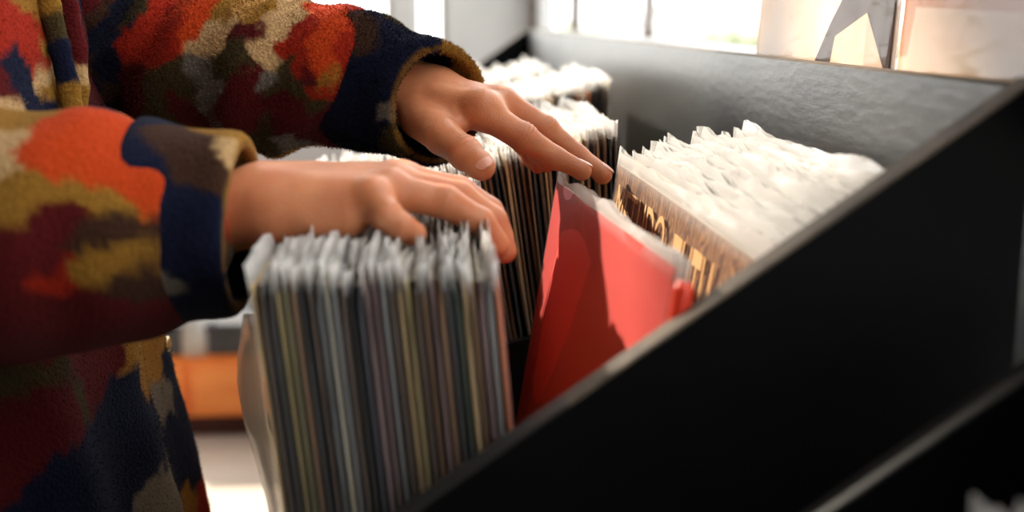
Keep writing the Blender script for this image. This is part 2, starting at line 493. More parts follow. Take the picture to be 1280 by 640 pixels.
# ================================================================== THE BIN
BX = .285                        # inner face of the back board
PY0, PY1 = .535, .553            # near end panel
def ztop(X): return .878 + .70*(X + .02)
def zfloor(X): return .672 + .25*X
BYF = 3.0                        # far end
bin_ = empty('record_bin', (.08, 1.7, 0))
tag(bin_, 'long black wooden record bin with sloped side panels and raw edges', 'record bin')
def bpart(mb, name, mats):
    o = mb.build(name, mats, bin_); o.data.transform(Matrix.Translation((-.08, -1.7, 0))); return o
X0 = -.085
def panel(name, y0, y1, xa=X0, xb=BX, drop=0, full=True, edge=None):
    mb = MB()
    n = 24; top = [(xa + (xb-xa)*i/n, ztop(xa + (xb-xa)*i/n) - drop) for i in range(n+1)]
    zb = 0.08 if full else None
    low = [(xb, zb if full else zfloor(xb)), (xa, zb if full else zfloor(xa))]
    poly = [(x, z-.001) for x, z in top] + low
    mb.prism_y(poly, y0, y1, 0)
    # raw edge strip on top, a darker length towards the front
    for i in range(n):
        (x0_, z0_), (x1_, z1_) = top[i], top[i+1]
        m = 1 if x0_ > .062 else 2
        mb.add([(x0_, y0, z0_-.001), (x1_, y0, z1_-.001), (x1_, y1, z1_-.001), (x0_, y1, z0_-.001),
                (x0_, y0+.001, z0_+.0005), (x1_, y0+.001, z1_+.0005), (x1_, y1-.001, z1_+.0005), (x0_, y1-.001, z0_+.0005)],
               [(4,5,6,7), (0,1,5,4), (3,7,6,2), (0,4,7,3), (1,2,6,5)], m)
    return bpart(mb, name, [M['black_matt'], M['ply'], M['ply_dark']])
panel('end_panel', PY0, PY1)
panel('end_panel', BYF, BYF+.018)
for y in (.935, 1.335, 1.745, 2.155, 2.565):
    mb = MB(); mb.prism_y([(X0, zfloor(X0)+.17), (BX, zfloor(BX)+.17), (BX, zfloor(BX)), (X0, zfloor(X0))], y, y+.009); bpart(mb, 'divider', [M['black']])
mb = MB(); zt = ztop(BX) - .004
mb.box(BX, BX+.014, PY0, BYF+.018, .08, zt-.001, 0); mb.box(BX+.0005, BX+.0135, PY0, BYF+.018, zt-.001, zt, 1)
bpart(mb, 'back_board', [M['black_board'], M['ply']])
mb = MB(); mb.box(X0-.014, X0, PY0, BYF+.018, .08, .74, 0); bpart(mb, 'front_board', [M['black']])
mb = MB(); mb.prism_y([(X0, zfloor(X0)-.012), (BX, zfloor(BX)-.012), (BX, zfloor(BX)), (X0, zfloor(X0))], .935, BYF); bpart(mb, 'bin_floor', [M['black']])
mb = MB(); mb.prism_y([(X0, .630), (BX, .648), (BX, .660), (X0, .642)], PY1, .935); bpart(mb, 'bin_floor', [M['black']])
mb = MB(); mb.prism_y([(X0, .64), (BX, .65), (BX, zfloor(BX)), (X0, zfloor(X0))], .935, .944); bpart(mb, 'riser', [M['black']])
mb = MB(); mb.box(X0+.03, BX, PY0+.03, BYF-.01, 0, .08); bpart(mb, 'plinth', [M['black_matt']])
mb = MB(); mb.box(BX+.014, RX1-.002, .1, BYF+.3, zt-.022, zt-.004, 0); bpart(mb, 'rear_ledge', [M['black']])

# the lower bin in front of it
lb = empty('lower_record_bin', (.3, .3, 0)); tag(lb, 'second black record bin with a lower sloped edge, in front of the long bin', 'record bin')
pA, pB = aty(1040, 640, .46), aty(1280, 475, .46)
sl = (pB.z-pA.z)/(pB.x-pA.x)
def zl(X): return pA.z + sl*(X-pA.x)
def lpanel(name, y0, y1, xa, xb):
    mb = MB(); mb.prism_y([(xa, zl(xa)-.001), (xb, zl(xb)-.001), (xb, .02), (xa, .02)], y0, y1, 0)
    mb.add([(xa, y0, zl(xa)-.001), (xb, y0, zl(xb)-.001), (xb, y1, zl(xb)-.001), (xa, y1, zl(xa)-.001),
            (xa, y0+.001, zl(xa)+.0005), (xb, y0+.001, zl(xb)+.0005), (xb, y1-.001, zl(xb)+.0005), (xa, y1-.001, zl(xa)+.0005)],
           [(4,5,6,7), (0,1,5,4), (3,7,6,2), (0,4,7,3), (1,2,6,5)], 1)
    o = mb.build(name, [M['black_matt'], M['ply_dark']], lb); o.data.transform(Matrix.Translation((-.3, -.3, 0)))
lpanel('end_panel', .46, .474, -.02, BX)
lpanel('end_panel', .09, .104, -.02, BX)
for nm, a in (('back_board', (BX, BX+.014, .09, .474, .02, zl(BX))), ('front_board', (-.034, -.02, .09, .474, .02, zl(-.02)-.01)),
              ('bin_floor', (-.02, BX, .104, .46, .50, .512)), ('plinth', (0, BX-.02, .11, .45, 0, .02))):
    mb = MB(); mb.box(*a); o = mb.build(nm, M['black_matt'], lb); o.data.transform(Matrix.Translation((-.3, -.3, 0)))

# ================================================================== THE RECORDS
W = .313
def cover_mesh(t, seed):
    """square card sleeve: x thickness, y 0..W from the near end, z 0..W; slightly bowed"""
    rr = random.Random(seed); v = []; f = []; mi = []
    ny, nz = 10, 10; bow = rr.uniform(-.0008, .0008)
    for s in (-1, 1):
        for i in range(ny+1):
            for j in range(nz+1):
                u, w = i/ny, j/nz
                e = min(u, 1-u, w, 1-w)
                th = t/2 * (1 if e > .0 else .55)
                v.append((s*th + bow*math.sin(PI*u), u*W, w*W))
    def I(s, i, j): return s*(ny+1)*(nz+1) + i*(nz+1) + j
    for i in range(ny):
        for j in range(nz):
            f.append((I(0,i,j), I(0,i,j+1), I(0,i+1,j+1), I(0,i+1,j))); mi.append(0)
            f.append((I(1,i,j), I(1,i+1,j), I(1,i+1,j+1), I(1,i,j+1))); mi.append(0)
    for i in range(ny):
        f.append((I(0,i,0), I(0,i+1,0), I(1,i+1,0), I(1,i,0))); mi.append(0)
        f.append((I(0,i,nz), I(1,i,nz), I(1,i+1,nz), I(0,i+1,nz))); mi.append(1)
    for j in range(nz):
        f.append((I(0,0,j), I(1,0,j), I(1,0,j+1), I(0,0,j+1))); mi.append(0)
        f.append((I(0,ny,j), I(0,ny,j+1), I(1,ny,j+1), I(1,ny,j))); mi.append(0)
    me = bpy.data.meshes.new('cover'); me.from_pydata(v, [], f)
    me.materials.append(M['paper']); me.materials.append(M['paper'])
    me.polygons.foreach_set('material_index', mi); me.update()
    return me

def bag_mesh(t, seed, over=.010, wav=.0016):
    rr = random.Random(seed); v = []; f = []
    ny = 34; zs = [-.004, .08, .17, .25, .295, .308, .316, .320, .324]
    ph = [rr.uniform(0, 6.3) for _ in range(8)]; k1, k2, k3 = rr.uniform(18, 34), rr.uniform(45, 80), rr.uniform(110, 190)
    ya, yb = -.004, W+.007
    lean = rr.uniform(-.7, .9)
    for s in (-1, 1):
        for i in range(ny+1):
            y = ya + (yb-ya)*i/ny
            edge = min(1, (y-ya)/.01, (yb-y)/.01)
            for j, z in enumerate(zs):
                g = max(0, (z-.30)/.024)
                zz = z + g*(over - .010 + .0022*math.sin(k1*y+ph[0]) + .0013*math.sin(k2*y+ph[1]) + .0008*math.sin(k3*y+ph[4+(s > 0)]))
                x = s*(t/2+.0006)*edge*(1-.55*g) + g*(lean*.004 + wav*math.sin(k1*y+ph[2]) + wav*.7*math.sin(k2*y+ph[3]+s*1.1) + wav*.35*math.sin(k3*y+ph[6]+s))
                x += (1-g)*s*.0004*math.sin(20*y+9*z+ph[5])*edge
                v.append((x, y, zz))
    nz = len(zs)
    def I(s, i, j): return s*(ny+1)*nz + i*nz + j
    for i in range(ny):
        for j in range(nz-1):
            f.append((I(0,i,j), I(0,i,j+1), I(0,i+1,j+1), I(0,i+1,j))); f.append((I(1,i,j), I(1,i+1,j), I(1,i+1,j+1), I(1,i,j+1)))
        f.append((I(0,i,0), I(0,i+1,0), I(1,i+1,0), I(1,i,0)))
    for j in range(nz-1):
        f.append((I(0,0,j), I(1,0,j), I(1,0,j+1), I(0,0,j+1))); f.append((I(0,ny,j), I(0,ny,j+1), I(1,ny,j+1), I(1,ny,j)))
    me = bpy.data.meshes.new('plastic_bag'); me.from_pydata(v, [], f); me.materials.append(M['bag'])
    me.polygons.foreach_set('use_smooth', [True]*len(me.polygons)); me.update()
    return me

CT = [.0028, .0034, .0042]
CMESH = [cover_mesh(t, i) for i, t in enumerate(CT)]
BMESH = {k: [bag_mesh(CT[k], 10*k+s, rng.uniform(.005, .013)) for s in range(6)] for k in range(3)}
PAL = {
 'brown': (108,78,52), 'dark brown': (62,46,34), 'black': (20,19,21), 'olive': (104,98,66), 'tan': (168,140,100), 'grey': (110,110,110),
 'charcoal': (44,46,50), 'navy': (34,38,50), 'mauve': (112,90,90), 'cream': (196,184,156), 'rust': (150,84,44), 'slate': (80,82,84),
 'dark green': (40,52,44), 'white': (214,212,206), 'red': (190,44,40), 'khaki': (140,124,82)}
PM = {}
def covermat(name):
    if name not in PM:
        c = tuple(min(235, int(x*1.18+4)) for x in PAL[name]); c2 = tuple(int(max(0, min(255, x*1.25+8))) for x in c)
        PM[name] = pbr('cover_'+name.replace(' ', '_'), c, c2, 22, .5, 0, 60, (1, 1, .35))
    return PM[name]

def put_record(N_, Wd, Dn, k, colour, label, group, bagv=None, bagmat='bag', name='vinyl_record', top=W):
    """N_: near top corner; Wd: unit vector from near to far; Dn: roughly down"""
    Wd = Vector(Wd).normalized(); Dn = Vector(Dn); Dn = (Dn - Wd*Dn.dot(Wd)).normalized(); Up = -Dn
    T = Wd.cross(Up).normalized()
    base = Vector(N_) + Dn*top
    mtx = Matrix((T, Wd, Up)).transposed().to_4x4(); mtx.translation = base
    r = bpy.data.objects.new(name, None); r.empty_display_size = .02; COL.objects.link(r); r.matrix_world = mtx
    tag(r, label, 'record', group)
    c = bpy.data.objects.new('cover', CMESH[k]); link(c, r)
    c.material_slots[0].link = 'OBJECT'; c.material_slots[0].material = covermat(colour) if isinstance(colour, str) else colour
    b = bpy.data.objects.new('plastic_bag', BMESH[k][random.randrange(6) if bagv is None else bagv]); link(b, r)
    if bagmat != 'bag':
        b.material_slots[0].link = 'OBJECT'; b.material_slots[0].material = M[bagmat]
    return r

def ordinal(n):
    tens = ['', 'tenth', 'twentieth', 'thirtieth', 'fortieth', 'fiftieth', 'sixtieth']
    ones = 'first second third fourth fifth sixth seventh eighth ninth tenth eleventh twelfth thirteenth fourteenth fifteenth sixteenth seventeenth eighteenth nineteenth'.split()
    if n < 20: return ones[n-1]
    t = n // 10; o = n % 10
    if o == 0: return tens[t]
    return ['', '', 'twenty', 'thirty', 'forty', 'fifty', 'sixty'][t] + '-' + ones[o-1]

# front stack, pulled towards the person, under the near hand
n = 31
cols1 = ['tan','dark brown','black','khaki','olive','brown','charcoal','dark brown','slate','cream','grey','dark brown','black','navy','mauve','mauve','grey','dark brown','tan','khaki','dark brown','brown','mauve','brown','charcoal','dark green','tan','brown','mauve','grey','rust']
for i in range(n):
    u = i/(n-1)
    nt_ = at(314 + 306*u, 357 - 8*u + random.uniform(-4, 4), .592)
    ft_ = at(392 + 206*u, 243 - 6*u, .89)
    put_record(nt_, ft_-nt_, (.098 - .01*u, 0, -1), i % 3, cols1[i],
               '%s-edged bagged record, %s from the jacket in the stack under the near hand' % (cols1[i], ordinal(i+1)), 'records in the front stack', bagmat='bag_front')

# the bin's first row, right of the gap: red albums, ornate brown album, then a fan of milky bags
M['red_cover'] = pbr('red_cover', (218,72,64), (208,62,56), 5, .45)
M['red_bright'] = pbr('orange_red_card', (232,62,34), (220,52,30), 5, .35)
NRr, FRr = at(846, 333, .588), at(696, 225, .897)
red = put_record(NRr, FRr-NRr, (-.165, 0, -1), 1, M['red_cover'], 'plain red album in a clear bag, held by the fingertips of the far hand', None, bagmat='bag_clear', bagv=1)
NR2 = at(855, 352, .578); FR2 = at(716, 246, .89)
red2 = put_record(NR2, FR2-NR2, (-.15, 0, -1), 2, M['red_bright'], 'orange-red album with a thick rounded spine just behind the plain red album', None, bagmat='bag_clear')
b = MB(); b.tube([(0, -.001, 0), (0, -.001, W-.004), (0, -.001, W)], [.0052, .0052, .0035], 16); b.build('rounded_spine', M['red_bright'], red2, True)

def ornate_mat():
    m, nt, out = new_mat('ornate_brown_cover')
    b = N(nt, 'ShaderNodeBsdfPrincipled', Roughness=.5); L = nt.links.new
    tc = N(nt, 'ShaderNodeTexCoord'); mp = N(nt, 'ShaderNodeMapping'); mp.inputs['Scale'].default_value = (1, 1, .4)
    wv = N(nt, 'ShaderNodeTexWave', Scale=60.0, Distortion=22.0, Detail=4.0); wv.bands_direction = 'Y'
    cr = N(nt, 'ShaderNodeValToRGB')
    cr.color_ramp.elements[0].color = lin((104,70,50)); cr.color_ramp.elements[1].color = lin((166,122,80))
    cr.color_ramp.elements[0].position = .3; cr.color_ramp.elements[1].position = .8
    L(tc.outputs['Object'], mp.inputs[0]); L(mp.outputs[0], wv.inputs['Vector']); L(wv.outputs['Fac'], cr.inputs[0]); L(cr.outputs[0], b.inputs['Base Color'])
    L(b.outputs[0], out.inputs[0]); return m
M['ornate'] = ornate_mat()
M['letter'] = pbr('gold_letter', (196,152,100), None, 3, .5)
M['lilac'] = pbr('lilac_print', (190,160,160), (206,180,150), 12, .6)
M['gold_leaf'] = pbr('gold_foliage_print', (190,140,50), (110,80,40), 60, .6)
NT, FT = at(985, 352, .60), at(772, 203, .905)
orn = put_record(NT, FT-NT, (-.13, 0, -1), 2, M['ornate'], 'ornate brown album with tall golden letters, first of the fan of white bags', None, bagmat='bag_clear')
cov = [c for c in orn.children if c.name.startswith('cover')][0]
def flat_text(txt, size, sx, sz, y, z, parent, mat, name):
    cu = bpy.data.curves.new(name, 'FONT'); cu.body = txt; cu.size = size; cu.extrude = 0.0002
    o = bpy.data.objects.new(name, cu); COL.objects.link(o)
    dg = bpy.context.evaluated_depsgraph_get(); dg.update()
    me = bpy.data.meshes.new_from_object(o.evaluated_get(dg)); bpy.data.objects.remove(o)
    me.name = name
    # text x -> -Y (towards the near end), text y -> Z, front -> -X
    mt = Matrix(((0, 0, -1, -.0034), (-sx, 0, 0, y), (0, sz, 0, z), (0, 0, 0, 1)))
    me.transform(mt); me.materials.clear(); me.materials.append(mat)
    return link(bpy.data.objects.new(name, me), parent)
flat_text('METUDO', .03, .95, 1.55, W-.014, W-.044, cov, M['letter'], 'printed_title')
flat_text('TUTU', .03, .95, 3.6, W-.150, W-.090, cov, M['letter'], 'printed_title')
b = MB(); b.box(-.0030, -.0018, .012, .060, .10, W-.03); b.build('printed_panel', M['lilac'], cov)
b = MB(); b.box(-.00295, -.0018, .002, .030, .10, W-.012); b.build('printed_leaves', M['gold_leaf'], cov)

nfan = 21
for i in range(nfan):
    u = (i+1)/nfan
    w_ = u**.92
    jit = random.uniform(-4, 5) if i % 4 else random.uniform(-9, -5)
    nt_ = at(992 + 140*w_, 346 - 92*w_ + random.uniform(-3, 2), .605)
    ft_ = at(783 + 140*w_, 200 - 22*w_ + jit*.8, .915)
    ln = -.13 + .11*u
    colr = random.choice(['cream','tan','white','cream','white','brown','grey'])
    if i == 15: colr = 'rust'
    put_record(nt_, ft_-nt_, (ln, 0, -1), i % 3, colr, '%s album in a milky bag, %s behind the ornate brown album' % (colr, ordinal(i+1)),
               'fan of milky bags in the first row', bagmat='bag_milky')

# second row, brown edged
n2 = 62
pal2 = ['brown','dark brown','tan','brown','rust','dark brown','tan','brown','charcoal','olive','brown','grey']
for i in range(n2):
    u = i/(n2-1)
    X = -.108 + .268*u
    z = zfloor(X) + .315 + random.uniform(-.003, .003)
    lean = .28 - .24*u**1.5 + random.uniform(-.015, .015); X += random.uniform(-.0012, .0012)
    colr = pal2[(i*5 + i//7) % 12]
    yaw = .02 + .10*u
    nt_ = Vector((X, .958 + random.uniform(-.002, .003), z)); wd = Vector((-yaw*.0 + .02*math.sin(i), 1, 0))
    put_record(nt_, wd, (lean, 0, -1), i % 3, colr, '%s-edged bagged record, %s from the person in the second row of the bin' % (colr, ordinal(i+1)), 'brown-edged records in the second row')
# third and further rows, seen past the far hand
for row, (y0, xa, xb, nn) in enumerate(((1.37, -.02, .222, 34), (1.78, .00, .20, 26), (2.19, .02, .125, 14))):
    for i in range(nn):
        X = xa + (xb-xa)*i/(nn-1)
        z = zfloor(X) + .316 + random.uniform(-.003, .003)
        colr = random.choice(['brown','tan','rust','dark brown','cream','black'])
        put_record(Vector((X, y0 + random.uniform(0, .006), z)), (.01*math.sin(i), 1, 0), (.10*(1-i/nn), 0, -1), i % 3, colr,
                   '%s-edged bagged record, %s from the back board in the %s row of the bin' % (colr, ordinal(nn-i), ('third','fourth','last')[row]),
                   'records in the %s row' % ('third','fourth','last')[row])
# lower bin records
for i in range(7):
    nt_ = at(1222 + 17*i, 700 - 4*i, .30); ft_ = at(1226 + 11*i, 684 - 4*i, .42)
    nt_.z = ft_.z - .002; nt_.y = ft_.y - W; nt_.x = ft_.x + .01
    put_record(nt_, ft_-nt_, (-.05, 0, -1), i % 3, random.choice(['cream','grey','tan']), 'bagged record in the lower bin, %s counted from its left end' % ordinal(i+1), 'records in the lower bin')

# ---- loose clear bag bulging out at the jacket side of the front stack
v = []; f = []; nu, nv_ = 16, 22
pts_edge = [(300, 392), (286, 440), (284, 480), (296, 530), (316, 580), (334, 630), (346, 690)]
def edge_pt(t):
    s = t*(len(pts_edge)-1); i = min(int(s), len(pts_edge)-2); q = s-i
    return (pts_edge[i][0]*(1-q)+pts_edge[i+1][0]*q, pts_edge[i][1]*(1-q)+pts_edge[i+1][1]*q)
for j in range(nv_+1):
    t = j/nv_; ex, ey = edge_pt(t)
    a = at(ex-18, ey, .80); bfar = at(ex+34*(1-t)+22, ey, .90); bnear = at(314+40*t, ey, .62)
    for i in range(nu+1):
        s = i/nu
        p = bnear*(1-s)**2 + a*2*s*(1-s)*1.0 + bfar*s*s
        v.append(p)
for j in range(nv_):
    for i in range(nu):
        f.append((j*(nu+1)+i, j*(nu+1)+i+1, (j+1)*(nu+1)+i+1, (j+1)*(nu+1)+i))
M['bag_loose'] = plastic_mat('loose_bag', .38, haze_low=.3, gloss=.25)
lbag = mesh('empty_bag', v, f, M['bag_loose'])
sm = lbag.modifiers.new('thickness', 'SOLIDIFY'); sm.thickness = .0003
tag(lbag, 'empty clear plastic bag bulging from the jacket side of the front stack', 'plastic bag')

# ================================================================== ALBUMS ON THE LEDGE
def art_mat(name, c1, c2, sc=9):
    m, nt, out = new_mat(name)
    L = nt.links.new
    tc = N(nt, 'ShaderNodeTexCoord'); nz = N(nt, 'ShaderNodeTexNoise', Scale=sc, Detail=3.0); cr = N(nt, 'ShaderNodeValToRGB')
    cr.color_ramp.elements[0].position = .38; cr.color_ramp.elements[1].position = .62
    cr.color_ramp.elements[0].color = lin(c1); cr.color_ramp.elements[1].color = lin(c2)
    df = N(nt, 'ShaderNodeBsdfDiffuse'); tl = N(nt, 'ShaderNodeBsdfTranslucent'); mx = N(nt, 'ShaderNodeMixShader', Fac=.06)
    L(tc.outputs['Object'], nz.inputs['Vector']); L(nz.outputs['Fac'], cr.inputs[0]); L(cr.outputs[0], df.inputs[0]); L(cr.outputs[0], tl.inputs[0])
    L(df.outputs[0], mx.inputs[1]); L(tl.outputs[0], mx.inputs[2]); L(mx.outputs[0], out.inputs[0]); return m
M['art_peach'] = art_mat('art_peach', (206,176,150), (204,190,178))
M['art_blue'] = art_mat('art_pale_blue', (150,172,178), (186,196,198), 14)
M['art_grey'] = art_mat('art_grey', (64,54,52), (78,68,64))
M['art_cream'] = art_mat('art_cream', (206,178,152), (202,170,140))
M['art_cream2'] = art_mat('art_cream_shade', (184,154,134), (180,150,128))
M['art_orange'] = art_mat('art_orange', (180,118,78), (190,140,104), 12)
M['art_brown'] = art_mat('art_brown', (80,52,38), (92,62,44))
def display_album(y_far, label, art):
    """faces the room (-X); far edge at y_far; stands on the ledge, leaning a little back"""
    e = empty('display_album', (BX+.024, y_far, zt-.003)); e.rotation_euler = (0, math.radians(3), 0)
    tag(e, label, 'record')
    b = MB(); b.box(0, .004, -W, 0, .001, W+.001, b=.0008); c = b.build('cover', M[art[0]], e)
    k = 0
    for m_, nm, poly in art[1]:
        k += 1; t = .0003*k
        bb = MB(); n_ = len(poly)
        vv = [(-t, -y, z) for y, z in poly] + [(0.0002, -y, z) for y, z in poly]
        ff = [tuple(range(n_))] + [(i, (i+1) % n_, (i+1) % n_+n_, i+n_) for i in range(n_)]
        bb.add(vv, ff); bb.build(nm, M[m_], c)
    b = MB(); ny = 20; vv = []; ff = []
    for s, x in ((0, -.0035), (1, .006)):
        for i in range(ny+1):
            for j in range(13):
                y = .010 - (W+.016)*i/ny; z = .001 + .334*j/12; ed = min(1, i/1.5, (ny-i)/1.5)
                vv.append((.002 + (x-.002)*ed + .0007*math.sin(31*y+17*z+s*2) + .0009*math.sin(60*y-23*z), y, z))
    for s in (0, 1):
        for i in range(ny):
            for j in range(12):
                o = s*(ny+1)*13; ff.append((o+i*13+j, o+i*13+j+1, o+(i+1)*13+j+1, o+(i+1)*13+j))
    for i in (0, ny):
        for j in range(12): ff.append((i*13+j, i*13+j+1, (ny+1)*13+i*13+j+1, (ny+1)*13+i*13+j))
    b.add(vv, ff); b.build('plastic_bag', M['bag_display'], e, smooth=True)
y1f = atx(944, 85, BX+.024).y
ARTA = ('art_peach', [
    ('art_blue', 'printed_sky', [(.185, .046), (.313, .048), (.313, .314), (.0, .314), (.0, .13), (.11, .10)]),
    ('art_grey', 'printed_arch', [(.163, .0), (.192, .030), (.222, .055), (.262, .050), (.290, .056), (.3125, .046), (.3125, 0)]),
    ('art_cream', 'printed_pyramid', [(.200, .0), (.206, .021), (.266, .038), (.268, 0)]),
    ('art_cream2', 'printed_pyramid_side', [(.268, .0), (.266, .038), (.306, .0)])])
display_album(y1f, 'bagged album with a pale pyramid under a grey arch, on the ledge by the window', ARTA)
y2f = y1f - W - .012
ARTB = ('art_orange', [
    ('art_cream', 'printed_panel', [(.0, .0), (.0, .010), (.014, .011), (.020, .041), (.165, .037), (.165, .0)]),
    ('art_brown', 'printed_border', [(.172, .0), (.172, .314), (.19, .314), (.19, .0)])])
display_album(y2f, 'bagged orange album with a plain cream panel, on the ledge nearest the panel corner', ARTB)
# ================================================================== THE PERSON
def seg_chain(P, pts, rads, k=.004, sq=None):
    d = None
    for i in range(len(pts)-1):
        e = rcone(P, pts[i], pts[i+1], rads[i], rads[i+1], sq)
        d = e if d is None else smin(d, e, k)
    return d

def wrinkle(P, d, c, axis, dorsal, r, amp, wl, sig, off=0.0):
    """fine skin folds round a joint, on its back"""
    c, ax, do = A(c), A(Vector(axis).normalized()), A(Vector(dorsal).normalized())
    q = P - c; s = q @ ax; rad = q - s[..., None]*ax; h = rad @ do; rl = np.linalg.norm(rad, axis=-1) + 1e-6
    m = np.exp(-(s/sig)**2) * np.clip(h/rl + .25, 0, 1) * (rl < r*1.9)
    bend = (rl**2 - h*h) * 22
    return d + amp*m*np.sin((s + bend + off)*2*PI/wl)

mm = .001
cam_up = (CM.to_3x3() @ Vector((0, 1, 0))); cam_r = (CM.to_3x3() @ Vector((1, 0, 0))); cam_b = (CM.to_3x3() @ Vector((0, 0, 1)))
def J(l): return [at(*p[:3]) for p in l], [p[3]*mm for p in l]

# far hand: the person's left, thumb nearest the lens
LH = dict(
 index=J([(601,139,.852,11.6), (654,172,.858,9.9), (694,197,.862,8.1), (727,212,.862,6.3)]),
 middle=J([(628,128,.876,11.2), (682,163,.884,9.6), (722,195,.884,8.0), (753,217,.880,6.6)]),
 ring=J([(640,140,.898,10.5), (656,168,.912,8.8), (672,190,.908,7.8), (684,205,.900,6.8)]),
 pinky=J([(640,154,.915,9.5), (652,178,.925,7.6), (664,198,.920,6.6), (672,208,.914,5.8)]),
 thumb=J([(528,150,.866,15), (553,170,.838,12.6), (581,192,.818,10.6), (603,210,.810,8.4)]))
LPALM = [(at(604,139,.858), at(640,141,.898), 10.5*mm, 9.5*mm), (at(618,146,.862), at(650,150,.902), 8*mm, 7.5*mm),
         (at(560,128,.872), at(614,133,.866), 16*mm, 11*mm), (at(532,138,.874), at(601,139,.857), 16*mm, 11.5*mm), (at(540,118,.884), at(628,129,.879), 16.5*mm, 11*mm),
         (at(545,118,.89), at(640,141,.900), 15*mm, 10*mm), (at(545,128,.90), at(640,154,.915), 15*mm, 9.5*mm),
         (at(526,146,.872), at(572,156,.850), 15*mm, 8*mm),
         (at(440,92,.900), at(532,134,.880), 26*mm, 18*mm), (at(440,92,.905), at(545,114,.888), 26*mm, 18*mm)]
d_l = (cam_up*.8 + cam_b*.6)
def left_hand(P):
    palm = None
    for a, b, ra, rb in LPALM:
        e = rcone(P, a, b, ra, rb); palm = e if palm is None else smin(palm, e, 9*mm)
    fing = None
    for k in ('index', 'middle', 'ring', 'pinky'):
        e = seg_chain(P, *LH[k], k=3*mm)
        p, r = LH[k]
        if k in ('index', 'middle'):
            e = smin(e, np.linalg.norm(P - A(p[1] + (cam_up*.8 - cam_b*.1)*1.6*mm), axis=-1) - r[1]*.95, 4*mm)
            e = wrinkle(P, e, p[1], p[2]-p[0], d_l, r[1], .42*mm, 3.1*mm, 6*mm)
            e = wrinkle(P, e, p[2], p[3]-p[1], d_l, r[2], .22*mm, 2.4*mm, 4*mm)
            e = smin(e, np.linalg.norm(P - A(p[3] - cam_up*1.0*mm), axis=-1) - r[3]*1.02, 3*mm)
        fing = e if fing is None else smin(fing, e, 1.2*mm)
    d = smin(palm, fing, 6*mm)
    p, r = LH['thumb']
    t = seg_chain(P, p, r, k=4*mm)
    t = smin(t, np.linalg.norm(P - A(p[2] + cam_up*.8*mm), axis=-1) - 10.4*mm, 5*mm)
    t = smin(t, np.linalg.norm(P - A(p[3] - (p[3]-p[2]).normalized()*4*mm), axis=-1) - 9.2*mm, 4*mm)
    t = wrinkle(P, t, p[2] - (p[3]-p[2])*.10, p[3]-p[1], cam_up*.5 + cam_b*.85, 10*mm, .55*mm, 3.4*mm, 6.5*mm)
    d = smin(d, t, 4.5*mm)
    # knuckle and extensor tendon
    d = smin(d, np.linalg.norm(P - A(at(605,134,.852)), axis=-1) - 10.5*mm, 9*mm)
    d = smin(d, rcone(P, at(545,118,.862), at(604,128,.848), 3*mm, 3*mm), 9*mm)
    d = d + .35*mm*vnoise(P, .011, 3) + .12*mm*vnoise(P, .004, 5)
    return d

RH = dict(
 index=J([(500,226,.728,11.5), (575,240,.732,9.4), (612,264,.735,8.2), (628,296,.738,7.2)]),
 middle=J([(494,232,.710,11.5), (574,246,.714,9.6), (616,276,.718,8.3), (631,314,.720,7.3)]),
 ring=J([(484,240,.692,11.2), (556,252,.694,9.4), (600,277,.700,8.2), (622,306,.706,7.2)]),
 pinky=J([(466,250,.676,10.4), (482,268,.668,8.8), (500,283,.668,7.8), (518,293,.672,6.9)]),
 thumb=J([(372,268,.728,14.5), (420,282,.742,11.5), (462,292,.748,9.5), (494,296,.750,7.8)]))
RPALM = [(at(330,262,.682), at(466,248,.680), 19*mm, 12*mm), (at(330,248,.69), at(484,240,.694), 18*mm, 12*mm),
         (at(330,238,.705), at(494,230,.712), 17*mm, 12*mm), (at(330,236,.72), at(500,226,.730), 16*mm, 12*mm),
         (at(350,272,.682), at(432,270,.680), 17*mm, 13*mm), (at(360,262,.72), at(430,268,.725), 16*mm, 12*mm),
         (at(205,275,.69), at(332,258,.690), 29*mm, 21*mm)]
def right_hand(P):
    palm = None
    for a, b, ra, rb in RPALM:
        e = rcone(P, a, b, ra, rb); palm = e if palm is None else smin(palm, e, 10*mm)
    fing = None
    for k in ('index', 'middle', 'ring', 'pinky'):
        e = seg_chain(P, *RH[k], k=3*mm)
        p, r = RH[k]; e = wrinkle(P, e, p[1], p[2]-p[0], cam_up, r[1], .3*mm, 3*mm, 6*mm)
        fing = e if fing is None else smin(fing, e, 1.3*mm)
    d = smin(palm, fing, 7*mm)
    d = smin(d, seg_chain(P, *RH['thumb'], k=4*mm), 6*mm)
    d = smin(d, np.linalg.norm(P - A(at(486,233,.690)), axis=-1) - 9*mm, 7*mm)
    d = smin(d, np.linalg.norm(P - A(at(466,244,.676)), axis=-1) - 9*mm, 6*mm)
    return d + .4*mm*vnoise(P, .012, 4)

def bbox(pts, pad):
    a = np.array([list(p) for p in pts]); return a.min(0)-pad, a.max(0)+pad
HV = .0009
lo, hi = bbox([p for v in LH.values() for p in v[0]] + [x for q in LPALM for x in q[:2]], .032)
LHM = surface_nets(left_hand, lo, hi, HV)
lo, hi = bbox([p for v in RH.values() for p in v[0]] + [x for q in RPALM for x in q[:2]], .036)
RHM = surface_nets(right_hand, lo, hi, .0013)

PC = Vector((-.37, .90, 0))       # where the person stands
def sections(P, secs, pw=2.3):
    z = P[..., 2]; zs = [s[0] for s in secs]
    cx = np.interp(z, zs, [s[1] for s in secs]); rx = np.interp(z, zs, [s[2] for s in secs]); ry = np.interp(z, zs, [s[3] for s in secs])
    cy = np.interp(z, zs, [s[4] if len(s) > 4 else .90 for s in secs])
    q = (np.abs((P[..., 0]-cx)/rx)**pw + np.abs((P[..., 1]-cy)/ry)**pw)**(1/pw)
    d = (q-1)*np.minimum(rx, ry)*.8
    return np.maximum(d, np.maximum(zs[0]-z, z-zs[-1]))

